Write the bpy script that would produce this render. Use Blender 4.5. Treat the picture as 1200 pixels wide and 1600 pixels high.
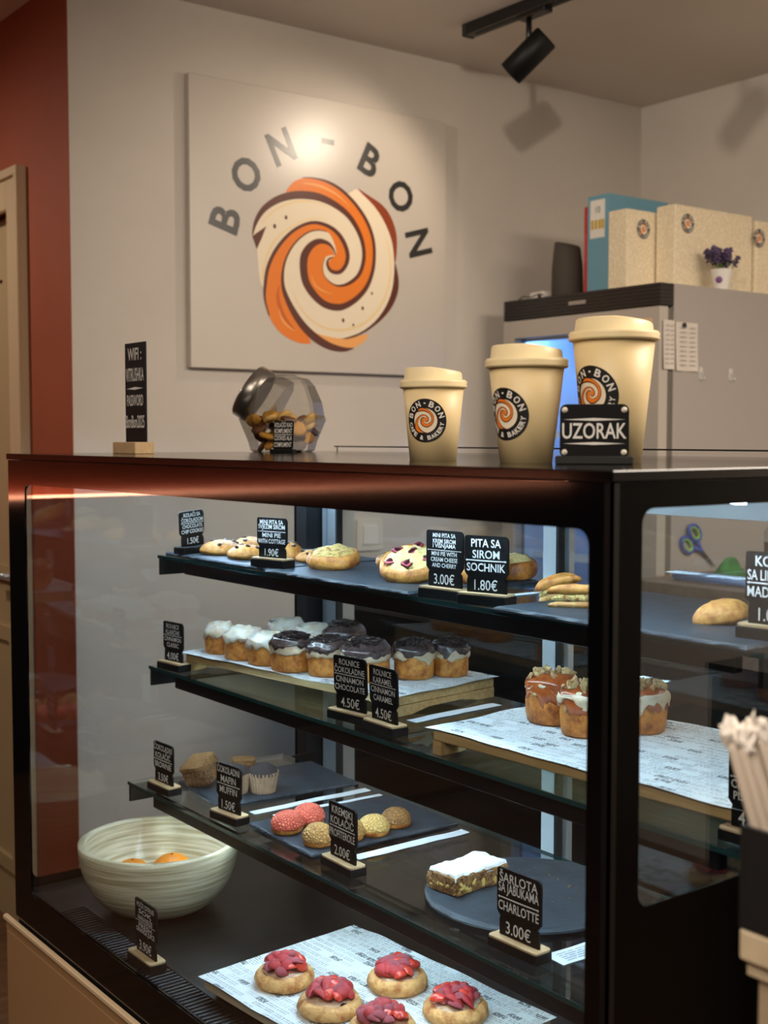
import bpy, bmesh, math, random
from math import sin, cos, pi, radians, atan2, sqrt
from mathutils import Vector, Matrix, noise

for _o in list(bpy.data.objects):
    bpy.data.objects.remove(_o)
SC = bpy.context.scene
COL = SC.collection
rnd = random.Random(7)

# ------------------------------------------------------------------ camera
cam_d = bpy.data.cameras.new('camera')
cam_d.sensor_fit = 'VERTICAL'
cam_d.sensor_height = 32.0
cam_d.sensor_width = 24.0
cam_d.lens = 39.266
cam_d.clip_start = 0.02
cam_d.dof.use_dof = True
cam_d.dof.focus_distance = 1.75
cam_d.dof.aperture_fstop = 5.6
cam = bpy.data.objects.new('camera', cam_d)
COL.objects.link(cam)
cam.location = (0, 0, 1.378)
cam.rotation_euler = (radians(90 - 3.4), 0, radians(-37.044))
SC.camera = cam

# ------------------------------------------------------------------ colour, world, light
def lin(c):
    out = []
    for v in c[:3]:
        v = v / 255.0
        out.append(v / 12.92 if v <= 0.04045 else ((v + 0.055) / 1.055) ** 2.4)
    return (out[0], out[1], out[2], 1.0)

SC.view_settings.view_transform = 'Standard'
SC.view_settings.look = 'None'
SC.view_settings.gamma = 1.0
SC.view_settings.use_curve_mapping = False
SC.view_settings.exposure = 0.0
SC.cycles.use_denoising = True
SC.cycles.max_bounces = 10
SC.cycles.transparent_max_bounces = 24
SC.cycles.sample_clamp_indirect = 6.0

W = bpy.data.worlds.new('world')
SC.world = W
W.use_nodes = True
W.node_tree.nodes['Background'].inputs[0].default_value = (0.9, 0.72, 0.55, 1)
W.node_tree.nodes['Background'].inputs[1].default_value = 0.02

WARM = (1.0, 0.87, 0.73)
COOL = (0.80, 0.95, 1.0)

def area(name, loc, target, power, sx, sy, col):
    d = bpy.data.lights.new(name, 'AREA')
    d.shape = 'RECTANGLE'; d.size = sx; d.size_y = sy
    d.energy = power; d.color = col
    o = bpy.data.objects.new(name, d); COL.objects.link(o)
    o.location = loc
    v = Vector(target) - Vector(loc)
    o.rotation_euler = v.to_track_quat('-Z', 'Y').to_euler()
    return o

def spot(name, loc, target, power, ang, blend, col, r=0.03):
    d = bpy.data.lights.new(name, 'SPOT')
    d.energy = power; d.color = col; d.spot_size = radians(ang); d.spot_blend = blend
    d.shadow_soft_size = r
    o = bpy.data.objects.new(name, d); COL.objects.link(o)
    o.location = loc
    v = Vector(target) - Vector(loc)
    o.rotation_euler = v.to_track_quat('-Z', 'Y').to_euler()
    return o

# warm ceiling fills, added unseen, over the customers' floor and behind the counter
area('ceiling_fill', (-0.5, 0.4, 2.44), (-0.5, 0.4, 0), 40, 1.4, 1.4, WARM)
area('ceiling_fill', (2.3, 0.1, 2.44), (2.3, 0.1, 0), 80, 1.2, 1.2, WARM)
spot('track_lamp_over_case', (0.80, 0.90, 2.33), (2.6, 2.7, 1.9), 42, 76, 0.8, WARM, 0.028)
spot('track_lamp_left', (0.30, 2.15, 2.31), (3.2, 2.36, 2.05), 46, 46, 0.7, WARM, 0.05)
spot('front_fill_spot', (-0.7, -0.6, 2.36), (0.95, 1.2, 1.25), 46, 80, 0.8, WARM, 0.06)  # unseen fill added behind the camera to brighten cups and case front
spot('passage_lamp', (0.2, 3.7, 2.4), (0.6, 3.5, 0.0), 32, 165, 0.6, WARM, 0.05)

# ------------------------------------------------------------------ materials
MATS = {}
def M(name, col, rough=0.5, metal=0.0, col2=None, scale=20.0, stretch=(1, 1, 1), detail=4.0, lo=0.35, hi=0.65,
      bump=0.0, bscale=None, tex='noise', coat=0.0, spec=0.5, sss=0.0, emit=None, estr=0.0, bdist=0.002):
    if name in MATS:
        return MATS[name]
    if tex == 'noise' and name.split('_')[0] in ('dough', 'cream', 'cheese', 'crumble', 'white', 'chocolate', 'caramel', 'brownie', 'sponge', 'powdered', 'strawberry', 'pastry', 'choc', 'apple', 'nut'):
        scale *= 3.2
        if bscale: bscale *= 2.2
        bump *= 1.8; bdist *= 1.3
    m = bpy.data.materials.new(name); m.use_nodes = True
    nt = m.node_tree; b = nt.nodes['Principled BSDF']
    b.inputs['Base Color'].default_value = lin(col)
    b.inputs['Roughness'].default_value = rough
    b.inputs['Metallic'].default_value = metal
    b.inputs['Specular IOR Level'].default_value = spec
    b.inputs['Coat Weight'].default_value = coat
    if sss:
        b.inputs['Subsurface Weight'].default_value = sss
        b.inputs['Subsurface Radius'].default_value = (0.008, 0.004, 0.002)
        b.inputs['Subsurface Scale'].default_value = 0.5
    if emit:
        b.inputs['Emission Color'].default_value = lin(emit)
        b.inputs['Emission Strength'].default_value = estr
    if col2 or bump:
        tc = nt.nodes.new('ShaderNodeTexCoord')
        mp = nt.nodes.new('ShaderNodeMapping'); mp.inputs['Scale'].default_value = stretch
        nt.links.new(tc.outputs['Object'], mp.inputs['Vector'])
    def texnode(sc):
        if tex == 'voronoi':
            n = nt.nodes.new('ShaderNodeTexVoronoi'); n.feature = 'DISTANCE_TO_EDGE'
            n.inputs['Scale'].default_value = sc
            nt.links.new(mp.outputs[0], n.inputs['Vector'])
            return n.outputs['Distance']
        if tex == 'cells':
            n = nt.nodes.new('ShaderNodeTexVoronoi')
            n.inputs['Scale'].default_value = sc
            nt.links.new(mp.outputs[0], n.inputs['Vector'])
            return n.outputs['Distance']
        n = nt.nodes.new('ShaderNodeTexNoise')
        n.inputs['Scale'].default_value = sc; n.inputs['Detail'].default_value = detail
        n.inputs['Roughness'].default_value = 0.6
        nt.links.new(mp.outputs[0], n.inputs['Vector'])
        return n.outputs['Fac']
    if col2:
        t = texnode(scale)
        r = nt.nodes.new('ShaderNodeValToRGB')
        r.color_ramp.elements[0].position = lo; r.color_ramp.elements[0].color = lin(col)
        r.color_ramp.elements[1].position = hi; r.color_ramp.elements[1].color = lin(col2)
        nt.links.new(t, r.inputs[0]); nt.links.new(r.outputs[0], b.inputs['Base Color'])
    if bump:
        t2 = texnode(bscale or scale)
        bn = nt.nodes.new('ShaderNodeBump'); bn.inputs['Strength'].default_value = bump
        bn.inputs['Distance'].default_value = bdist
        nt.links.new(t2, bn.inputs['Height']); nt.links.new(bn.outputs[0], b.inputs['Normal'])
    MATS[name] = m
    return m

def glass_mat(name, tint=(1, 1, 1), f0=0.04, rough=0.0, edge=None):
    # clear sheet glass: what passes straight through, plus a reflection that grows with the grazing angle
    if name in MATS:
        return MATS[name]
    m = bpy.data.materials.new(name); m.use_nodes = True
    nt = m.node_tree; nt.nodes.clear()
    out = nt.nodes.new('ShaderNodeOutputMaterial')
    mix = nt.nodes.new('ShaderNodeMixShader')
    tr = nt.nodes.new('ShaderNodeBsdfTransparent'); tr.inputs[0].default_value = (*tint, 1)
    gl = nt.nodes.new('ShaderNodeBsdfGlossy'); gl.inputs['Roughness'].default_value = rough
    lw = nt.nodes.new('ShaderNodeLayerWeight'); lw.inputs['Blend'].default_value = 0.5
    pw = nt.nodes.new('ShaderNodeMath'); pw.operation = 'POWER'; pw.inputs[1].default_value = 5.0
    ma = nt.nodes.new('ShaderNodeMath'); ma.operation = 'MULTIPLY_ADD'
    ma.inputs[1].default_value = 1 - f0; ma.inputs[2].default_value = f0
    nt.links.new(lw.outputs['Facing'], pw.inputs[0]); nt.links.new(pw.outputs[0], ma.inputs[0])
    nt.links.new(ma.outputs[0], mix.inputs[0]); nt.links.new(tr.outputs[0], mix.inputs[1])
    nt.links.new(gl.outputs[0], mix.inputs[2]); nt.links.new(mix.outputs[0], out.inputs[0])
    if edge:
        p2 = nt.nodes.new('ShaderNodeMath'); p2.operation = 'POWER'; p2.inputs[1].default_value = 2.6
        mc = nt.nodes.new('ShaderNodeMixRGB'); mc.inputs[1].default_value = (*tint, 1); mc.inputs[2].default_value = (*edge, 1)
        nt.links.new(lw.outputs['Facing'], p2.inputs[0]); nt.links.new(p2.outputs[0], mc.inputs[0]); nt.links.new(mc.outputs[0], tr.inputs[0])
    MATS[name] = m
    return m

def newsprint():
    if 'newsprint' in MATS:
        return MATS['newsprint']
    m = bpy.data.materials.new('newsprint'); m.use_nodes = True
    nt = m.node_tree; b = nt.nodes['Principled BSDF']; b.inputs['Roughness'].default_value = 0.75
    N = nt.nodes.new; L = nt.links.new
    tc = N('ShaderNodeTexCoord')
    sep = N('ShaderNodeSeparateXYZ'); L(tc.outputs['Object'], sep.inputs[0])
    br = N('ShaderNodeTexBrick')
    br.inputs['Color1'].default_value = (0, 0, 0, 1); br.inputs['Color2'].default_value = (1, 1, 1, 1)
    br.inputs['Mortar'].default_value = (0, 0, 0, 1)
    br.inputs['Scale'].default_value = 1.0; br.inputs['Mortar Size'].default_value = 0.0011
    br.inputs['Brick Width'].default_value = 0.024; br.inputs['Row Height'].default_value = 0.0125
    br.offset = 0.37; br.squash = 1.0
    L(tc.outputs['Object'], br.inputs['Vector'])
    def math(op, a, bb=None, c=None):
        n = N('ShaderNodeMath'); n.operation = op
        for i, v in enumerate((a, bb, c)):
            if v is None: continue
            if isinstance(v, (int, float)): n.inputs[i].default_value = v
            else: L(v, n.inputs[i])
        return n.outputs[0]
    line = math('GREATER_THAN', math('FRACT', math('MULTIPLY', sep.outputs['Y'], 235.0)), 0.45)
    cb = N('ShaderNodeCombineXYZ')
    L(math('MULTIPLY', sep.outputs['X'], 330.0), cb.inputs[0])
    L(math('FLOOR', math('MULTIPLY', sep.outputs['Y'], 235.0)), cb.inputs[1])
    wn = N('ShaderNodeTexNoise'); wn.inputs['Scale'].default_value = 1.0; wn.inputs['Detail'].default_value = 1.0
    L(cb.outputs[0], wn.inputs['Vector'])
    word = math('GREATER_THAN', wn.outputs['Fac'], 0.44)
    r = br.outputs['Color']
    rs = N('ShaderNodeSeparateColor'); L(r, rs.inputs[0]); rv = rs.outputs[0]
    text = math('MULTIPLY', math('MULTIPLY', line, word), math('MULTIPLY_ADD', rv, 0.45, 0.25))
    pn = N('ShaderNodeTexNoise'); pn.inputs['Scale'].default_value = 260.0; pn.inputs['Detail'].default_value = 3.0
    L(tc.outputs['Object'], pn.inputs['Vector'])
    pic = math('MULTIPLY', math('GREATER_THAN', rv, 0.84), math('GREATER_THAN', pn.outputs['Fac'], 0.47))
    inb = math('GREATER_THAN', rv, 0.001)
    blank = math('GREATER_THAN', rv, 0.16)
    ink = math('MULTIPLY', math('MAXIMUM', math('MULTIPLY', text, 0.92), math('MULTIPLY', pic, 0.78)), math('MULTIPLY', inb, blank))
    mx = N('ShaderNodeMixRGB')
    mx.inputs[1].default_value = lin((226, 232, 232)); mx.inputs[2].default_value = lin((40, 48, 58))
    L(ink, mx.inputs[0]); L(mx.outputs[0], b.inputs['Base Color'])
    MATS['newsprint'] = m
    return m

white_wall = M('wall_paint', (204, 195, 184), 0.75, col2=(198, 189, 178), scale=3, bump=0.05, bscale=180)
terracotta = M('terracotta_paint', (164, 80, 48), 0.7, col2=(156, 74, 44), scale=3)
ceil_m = M('ceiling_paint', (216, 206, 195), 0.85)
floor_m = M('floor_wood', (112, 80, 52), 0.5, col2=(84, 58, 38), scale=3, stretch=(1, 12, 1))
cream_trim = M('cream_trim', (206, 182, 146), 0.5)
black_gloss = M('black_gloss', (6, 6, 7), 0.07, spec=0.5)
black_satin = M('black_satin', (14, 14, 15), 0.35)
black_matte = M('black_matte', (16, 15, 15), 0.6)
deck_m = M('deck_steel', (40, 37, 34), 0.38, metal=0.55, bump=0.05, bscale=300)
tan_panel = M('tan_panel', (176, 138, 98), 0.5)
cream_ledge = M('cream_ledge', (226, 202, 166), 0.45)
alu = M('aluminium', (190, 196, 198), 0.35, metal=0.6)
alu_white = M('white_profile', (206, 214, 216), 0.4)
gasket = M('gasket', (20, 22, 24), 0.7)
led_m = M('led_strip', (235, 245, 255), 0.5, emit=(214, 240, 255), estr=38.0)
pane_m = glass_mat('pane_glass', (0.955, 0.985, 1.0), 0.07)
shelf_glass = glass_mat('shelf_glass', (0.86, 0.91, 0.90))
edge_m = M('glass_edge', (28, 62, 62), 0.12, spec=0.6)
jar_glass = glass_mat('jar_glass', (0.93, 0.93, 0.92), 0.09, 0.0, (0.22, 0.21, 0.20))
slate_m = M('slate', (40, 47, 54), 0.5, col2=(56, 65, 74), scale=28, detail=6, bump=0.35, bscale=60, bdist=0.0015)
bamboo = M('bamboo', (196, 164, 112), 0.5, col2=(168, 134, 84), scale=9, stretch=(1.2, 14, 14))
paper_white = M('paper_white', (222, 232, 238), 0.7)
print_grey = M('print_grey', (120, 130, 142), 0.8)
chalk = M('chalk_lettering', (226, 222, 216), 0.7)
card_black = M('card_black', (10, 10, 11), 0.6, spec=0.2)
card_wood = M('card_wood', (198, 168, 126), 0.55, col2=(182, 150, 108), scale=60, stretch=(1, 6, 1))
base_dark = M('base_dark', (16, 15, 14), 0.55, spec=0.25)
news_m = newsprint()

# ------------------------------------------------------------------ text cache (default font)
TEXTS = {}
def collect_text(strings):
    objs = []
    for key in strings:
        s, off = key
        cu = bpy.data.curves.new('text', 'FONT'); cu.body = s; cu.resolution_u = 3
        cu.offset = off
        o = bpy.data.objects.new('text', cu); COL.objects.link(o); objs.append((key, o, cu))
    dg = bpy.context.evaluated_depsgraph_get(); dg.update()
    for key, o, cu in objs:
        me = bpy.data.meshes.new_from_object(o.evaluated_get(dg))
        vs = [tuple(v.co[:2]) for v in me.vertices]; fs = [tuple(p.vertices) for p in me.polygons]
        x0 = min(v[0] for v in vs); x1 = max(v[0] for v in vs); y0 = min(v[1] for v in vs); y1 = max(v[1] for v in vs)
        TEXTS[key] = ([(v[0] - x0, v[1] - y0) for v in vs], fs, x1 - x0, y1 - y0)
        bpy.data.meshes.remove(me)
    for key, o, cu in objs:
        bpy.data.objects.remove(o); bpy.data.curves.remove(cu)

CARD_TEXT = {
    'cookies': (['KOLAČI SA', 'ČOKOLADOM'], ['CHOCOLATE', 'CHIP COOKIES'], '1.50€'),
    'cottage': (['MINI PITA SA', 'SVJEŽIM SIROM'], ['MINI PIE', 'WITH COTTAGE'], '1.90€'),
    'cherry': (['MINI PITA SA', 'KREM SIROM', 'I VIŠNJAMA'], ['MINI PIE WITH', 'CREAM CHEESE', 'AND CHERRY'], '3.00€'),
    'sochnik': (['PITA SA', 'SIROM'], ['SOCHNIK'], '1.80€'),
    'madeleine': (['KOLAČ', 'SA LIMUNOM'], ['MADELEINE'], '1.00€'),
    'classic': (['ROLNICE', 'KLASIČNE'], ['CINNAMON', 'CLASSIC'], '4.00€'),
    'chocolate': (['ROLNICE', 'ČOKOLADNE'], ['CINNAMON', 'CHOCOLATE'], '4.50€'),
    'caramel': (['ROLNICE', 'KARAMEL'], ['CINNAMON', 'CARAMEL'], '4.50€'),
    'pistachio': (['ROLNICE', 'PISTAĆ'], ['CINNAMON', 'PISTACHIO'], '4.50€'),
    'brownie': (['ČOKOLADNI', 'KOLAČIĆ'], ['BROWNIE'], '3.50€'),
    'muffin': (['ČOKOLADNI', 'MAFIN'], ['MUFFIN'], '1.50€'),
    'profiterole': (['KREMSKI', 'KOLAČIĆ'], ['PROFITEROLE'], '2.00€'),
    'charlotte': (['ŠARLOTA', 'SA JABUKAMA'], ['CHARLOTTE'], '3.00€'),
    'juice': (['VOĆE CITRUSI', 'SOK', 'NARANDŽE'], ['FRESH', 'ORANGE JUICE'], '3.90€'),
}
keys = set()
for a, b_, p in CARD_TEXT.values():
    for s in a + b_: keys.add((s, 0.012))
    keys.add((p, 0.004))
for s in ('WIFI :', 'VITRUSHKA', 'PASSWORD', 'BonBon2025', 'KOLAČIĆI KAO', 'KOMPLIMENT', 'COOKIES ALA', 'COMPLIMENT', 'UZORAK'):
    keys.add((s, 0.012))
for s in 'BON-CAFE&KRY•': keys.add((s, 0.028))
for s in ('COFFEE', 'BAKERY', 'NEWS', 'DESSERT', 'DAILY', '10', 'ON'): keys.add((s, 0.02))
collect_text(sorted(keys))

# ------------------------------------------------------------------ mesh builder
class MB:
    def __init__(s): s.v = []; s.f = []; s.m = []; s.sm = []
    def add(s, vs, fs, mat=0, smooth=False, fn=None):
        o = len(s.v)
        s.v += [tuple(fn(*v)) if fn else tuple(v) for v in vs]
        s.f += [tuple(i + o for i in f) for f in fs]
        s.m += [mat] * len(fs); s.sm += [smooth] * len(fs)
        return s
    def box(s, x0, y0, z0, x1, y1, z1, mat=0, c=0.0):
        if x0 > x1: x0, x1 = x1, x0
        if y0 > y1: y0, y1 = y1, y0
        if z0 > z1: z0, z1 = z1, z0
        if c <= 0:
            v = [(x0, y0, z0), (x1, y0, z0), (x1, y1, z0), (x0, y1, z0), (x0, y0, z1), (x1, y0, z1), (x1, y1, z1), (x0, y1, z1)]
            return s.add(v, [(0, 3, 2, 1), (4, 5, 6, 7), (0, 1, 5, 4), (1, 2, 6, 5), (2, 3, 7, 6), (3, 0, 4, 7)], mat)
        p = [(x0 + c, y0), (x1 - c, y0), (x1, y0 + c), (x1, y1 - c), (x1 - c, y1), (x0 + c, y1), (x0, y1 - c), (x0, y0 + c)]
        q = [(x0 + 2 * c, y0 + c), (x1 - 2 * c, y0 + c), (x1 - c, y0 + 2 * c), (x1 - c, y1 - 2 * c), (x1 - 2 * c, y1 - c), (x0 + 2 * c, y1 - c), (x0 + c, y1 - 2 * c), (x0 + c, y0 + 2 * c)]
        rings = [(q, z0), (p, z0 + c), (p, z1 - c), (q, z1)]
        v = [(a[0], a[1], z) for r, z in rings for a in r]
        f = [tuple(range(7, -1, -1)), tuple(range(24, 32))]
        for k in range(3):
            for i in range(8):
                j = (i + 1) % 8
                f.append((k * 8 + i, k * 8 + j, k * 8 + 8 + j, k * 8 + 8 + i))
        return s.add(v, f, mat)
    def ext(s, poly, w0, w1, mat=0, fn=None, smooth=False):
        # prism of a 2D polygon (counter-clockwise), w along the third axis
        n = len(poly)
        v = [(a[0], a[1], w0) for a in poly] + [(a[0], a[1], w1) for a in poly]
        f = [tuple(range(n - 1, -1, -1)), tuple(range(n, 2 * n))]
        f += [(i, (i + 1) % n, n + (i + 1) % n, n + i) for i in range(n)]
        return s.add(v, f, mat, smooth, fn)
    def lathe(s, prof, seg=24, fn=None, mat=0, smooth=True, closed=False):
        n = len(prof); v = []; f = []
        for i, (r, z) in enumerate(prof):
            for k in range(seg):
                t = 2 * pi * k / seg
                p = (r * cos(t), r * sin(t), z)
                v.append(fn(p, t, i) if fn else p)
        for i in range(n - 1 if not closed else n):
            a = i; b = (i + 1) % n
            for k in range(seg):
                j = (k + 1) % seg
                f.append((a * seg + k, a * seg + j, b * seg + j, b * seg + k))
        if not closed:
            if prof[0][0] > 1e-5: f.append(tuple(range(seg - 1, -1, -1)))
            if prof[-1][0] > 1e-5: f.append(tuple((n - 1) * seg + k for k in range(seg)))
        return s.add(v, f, mat, smooth)
    def tube(s, pts, r, seg=8, mat=0, smooth=True):
        pts = [Vector(p) for p in pts]; v = []; f = []
        up = Vector((0.13, 0.21, 0.97))
        for i, p in enumerate(pts):
            d = (pts[min(i + 1, len(pts) - 1)] - pts[max(i - 1, 0)]).normalized()
            a = d.cross(up)
            if a.length < 0.05: a = d.cross(Vector((1, 0, 0)))
            a.normalize(); b = d.cross(a)
            rr = r[i] if isinstance(r, (list, tuple)) else r
            for k in range(seg):
                t = 2 * pi * k / seg
                v.append(tuple(p + (a * cos(t) + b * sin(t)) * rr))
        for i in range(len(pts) - 1):
            for k in range(seg):
                j = (k + 1) % seg
                f.append((i * seg + k, i * seg + j, (i + 1) * seg + j, (i + 1) * seg + k))
        f.append(tuple(range(seg - 1, -1, -1))); f.append(tuple((len(pts) - 1) * seg + k for k in range(seg)))
        return s.add(v, f, mat, smooth)
    def ring(s, o, i, r, w0, w1, mat=0, fn=None, n=5):
        # flat frame: outer rectangle o, inner rounded rectangle i (u0, v0, u1, v1), thickness w0..w1
        oc = [(o[2], o[3]), (o[0], o[3]), (o[0], o[1]), (o[2], o[1])]
        ic = [(i[2] - r, i[3] - r), (i[0] + r, i[3] - r), (i[0] + r, i[1] + r), (i[2] - r, i[1] + r)]
        ip = []
        for q in range(4):
            for k in range(n + 1):
                t = (q + k / n) * pi / 2
                ip.append((ic[q][0] + r * cos(t), ic[q][1] + r * sin(t), q))
        m = len(ip); v = []; f = []
        for w in (w0, w1):
            v += [(p[0], p[1], w) for p in ip] + [(p[0], p[1], w) for p in oc]
        B = m + 4
        for a in range(m):
            b = (a + 1) % m; qa = ip[a][2]; qb = ip[b][2]
            if qa == qb:
                f.append((a, b, m + qa)); f.append((B + b, B + a, B + m + qa))
            else:
                f.append((a, b, m + qb, m + qa)); f.append((B + b, B + a, B + m + qa, B + m + qb))
            f.append((b, a, B + a, B + b))
        for q in range(4):
            p = (q + 1) % 4
            f.append((m + q, m + p, B + m + p, B + m + q))
        return s.add(v, f, mat, False, fn)
    def text(s, key, x, y, w, h, z=0.0, mat=0, fn=None, align=0.5):
        vs, fs, tw, th = TEXTS[key]
        if len(key[0]) > 1: th = min(th, TEXTS[('BROWNIE', 0.012)][3])
        sx = w / tw if w else h / th; sy = h / th
        return s.add([(x - (sx * tw) * align + a * sx, y + b * sy, z) for a, b in vs], fs, mat, False, fn)
    def mesh(s, name, mats):
        me = bpy.data.meshes.new(name)
        me.from_pydata(s.v, [], s.f); me.validate(clean_customdata=False)
        for m in (mats if isinstance(mats, (list, tuple)) else [mats]): me.materials.append(m)
        if len(me.polygons) == len(s.f):
            me.polygons.foreach_set('material_index', s.m); me.polygons.foreach_set('use_smooth', s.sm)
        me.update()
        return me
    def build(s, name, mats, parent=None, loc=None, flip=False):
        me = s.mesh(name, mats)
        bm = bmesh.new(); bm.from_mesh(me); bmesh.ops.recalc_face_normals(bm, faces=bm.faces); bm.to_mesh(me); bm.free()
        return link(name, me, parent, loc)

def link(name, me, parent=None, loc=None, rot=None, scale=None):
    o = bpy.data.objects.new(name, me); COL.objects.link(o)
    if parent: o.parent = parent
    if loc is not None: o.location = loc
    if rot is not None: o.rotation_euler = rot
    if scale is not None: o.scale = scale if isinstance(scale, (tuple, list, Vector)) else (scale,) * 3
    return o

def tag(o, label, cat, group=None):
    o['label'] = label; o['category'] = cat
    if group: o['group'] = group
    return o

def thing(name, label, cat, loc=(0, 0, 0), rotz=0.0, group=None, rot=None):
    o = bpy.data.objects.new(name, None); COL.objects.link(o)
    o.empty_display_size = 0.02
    o.location = loc; o.rotation_euler = rot if rot else (0, 0, rotz)
    return tag(o, label, cat, group)

def structure(name, mb, mats, parent=None):
    o = mb.build(name, mats, parent)
    if parent is None: o['kind'] = 'structure'
    return o

def copy_tree(o, loc, rotz, label, group=None, scale=1.0):
    c = o.copy(); COL.objects.link(c)
    c.location = loc; c.rotation_euler = (o.rotation_euler[0], o.rotation_euler[1], rotz); c['label'] = label
    c.scale = (scale,) * 3
    if group: c['group'] = group
    for ch in list(o.children):
        d = ch.copy(); COL.objects.link(d); d.parent = c
        for g in list(ch.children):
            e = g.copy(); COL.objects.link(e); e.parent = d
    return c

def ns(x, y, z, s, seed=0.0):
    return noise.noise(Vector((x * s + seed * 7.13, y * s + seed * 3.7, z * s + seed * 1.9)))

def rrect(w, h, r, n=4, x=0.0, y=0.0):
    out = []
    for q, (cx, cy) in enumerate(((w / 2 - r, h / 2 - r), (-w / 2 + r, h / 2 - r), (-w / 2 + r, -h / 2 + r), (w / 2 - r, -h / 2 + r))):
        for k in range(n + 1):
            t = (q + k / n) * pi / 2
            out.append((x + cx + r * cos(t), y + cy + r * sin(t)))
    return out

def chunk(name, seed, mat, sub=1, amp=0.35, sq=(1, 1, 1)):
    bm = bmesh.new(); bmesh.ops.create_icosphere(bm, subdivisions=sub, radius=1.0)
    for v in bm.verts:
        k = 1 + amp * ns(v.co.x, v.co.y, v.co.z, 1.7, seed)
        v.co = Vector((v.co.x * k * sq[0], v.co.y * k * sq[1], v.co.z * k * sq[2]))
    me = bpy.data.meshes.new(name); bm.to_mesh(me); bm.free(); me.materials.append(mat)
    return me

# ------------------------------------------------------------------ the room
CEIL = 2.48
mb = MB().box(-3.6, -2.6, -0.06, 3.4, 5.1, 0.0); structure('floor', mb, floor_m)
mb = MB().box(-3.6, -2.6, CEIL, 3.4, 5.1, CEIL + 0.06); structure('ceiling', mb, ceil_m)
mb = MB().box(1.242, 2.9, 0, 3.40, 3.0, CEIL); structure('wall_back', mb, white_wall)
mb = MB().box(3.27, -2.6, 0, 3.37, 2.9, CEIL); structure('wall_right', mb, white_wall)
mb = MB()
mb.box(1.24, 2.9005, 0, 1.34, 3.27, CEIL); mb.box(1.24, 4.10, 0, 1.34, 5.0, CEIL); mb.box(1.24, 3.27, 1.99, 1.34, 4.10, CEIL)
structure('wall_passage', mb, terracotta)
mb = MB().box(-3.6, 5.0, 0, 1.34, 5.1, CEIL); structure('wall_far', mb, terracotta)
mb = MB().box(-3.6, -2.6, 0, -3.5, 5.0, CEIL); structure('wall_left', mb, M('wall_dark', (34, 25, 22), 0.85))
mb = MB().box(-3.5, -2.6, 0, 3.27, -2.5, CEIL); structure('wall_front', mb, M('wall_dark', (34, 25, 22), 0.85))

# dark wainscot with a glowing strip on its ledge along the far wall (seen as a reflection in the case glass)
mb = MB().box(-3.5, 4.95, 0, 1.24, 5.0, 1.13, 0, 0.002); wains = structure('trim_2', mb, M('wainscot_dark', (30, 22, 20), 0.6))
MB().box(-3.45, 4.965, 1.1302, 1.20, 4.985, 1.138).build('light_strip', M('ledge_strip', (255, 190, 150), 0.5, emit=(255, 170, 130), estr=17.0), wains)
# door with stepped cream trim in the terracotta wall
mb = MB()
for y0, y1 in ((3.17, 3.27), (4.10, 4.20)):
    mb.box(1.222, y0, 0, 1.24, y1, 2.076, 0, 0.002)
    e = 0.022
    mb.box(1.212, (y0 if y0 < 3.5 else y1 - e), 0, 1.2218, (y0 + e if y0 < 3.5 else y1), 2.0538, 0, 0.001)
mb.box(1.222, 3.2702, 1.976, 1.24, 4.0998, 2.076, 0, 0.002)
mb.box(1.212, 3.17, 2.054, 1.2218, 4.20, 2.076, 0, 0.001)
structure('trim_1', mb, cream_trim)
mb = MB().box(1.27, 3.272, 0.0, 1.31, 4.098, 1.975)
door = structure('door_1', mb, M('door_paint', (178, 156, 118), 0.55))
mb = MB()
for z0, z1 in ((0.15, 0.85), (0.98, 1.85)):
    mb.ring((3.36, z0, 4.01, z1), (3.40, z0 + 0.04, 3.97, z1 - 0.04), 0.004, 0, 0.012, 0, lambda u, v, w: (1.27 - w, u, v))
mb.build('door_moulding', M('door_paint', (178, 156, 118), 0.55), door)
mb = MB().tube([(1.27, 3.34, 1.0), (1.225, 3.34, 1.0), (1.222, 3.36, 1.0), (1.222, 3.46, 1.0)], 0.009, 10)
mb.build('door_handle', alu, door)
mb = MB().box(1.228, 2.902, 0, 1.24, 3.17, 0.09, 0, 0.003); structure('baseboard_passage', mb, cream_trim)
mb = MB().box(1.242, 2.886, 0, 3.26, 2.9, 0.08, 0, 0.003); structure('baseboard_back', mb, cream_trim)

# light switch on the back wall, seen through the case
sw = thing('light_switch', 'square cream light switch on the white wall, seen through the display case', 'switch', (2.133, 2.9, 1.10))
MB().ext(rrect(0.092, 0.092, 0.008), 0.0, 0.008, 0, lambda u, v, w: (u, -w, v)).build('cover_plate', M('switch_plastic', (214, 206, 192), 0.4), sw)
MB().ext(rrect(0.052, 0.056, 0.003), 0.008, 0.013, 0, lambda u, v, w: (u, -w, v)).build('rocker', M('switch_rocker', (224, 218, 208), 0.35), sw)

# ceiling track with its spotlight
tr = thing('ceiling_track', 'black track rail fixed to the ceiling, carrying the spotlight', 'track rail', (2.25, 2.0, CEIL))
mb = MB().box(-0.018, -1.6, -0.032, 0.018, 0.60, 0, 0, 0.002); mb.build('rail', black_satin, tr)
MB().box(-0.007, -1.58, -0.0335, 0.007, 0.57, -0.0315).build('slot', M('track_slot', (4, 4, 4), 0.5), tr)
MB().box(-0.019, 0.60, -0.033, 0.019, 0.612, 0, 0, 0.002).build('end_cap', black_matte, tr)
LAMP = Vector((2.262, 2.372, 2.352))
AIM = Vector((1.86, 2.90, 1.92))
ld = (AIM - LAMP).normalized()
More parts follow.
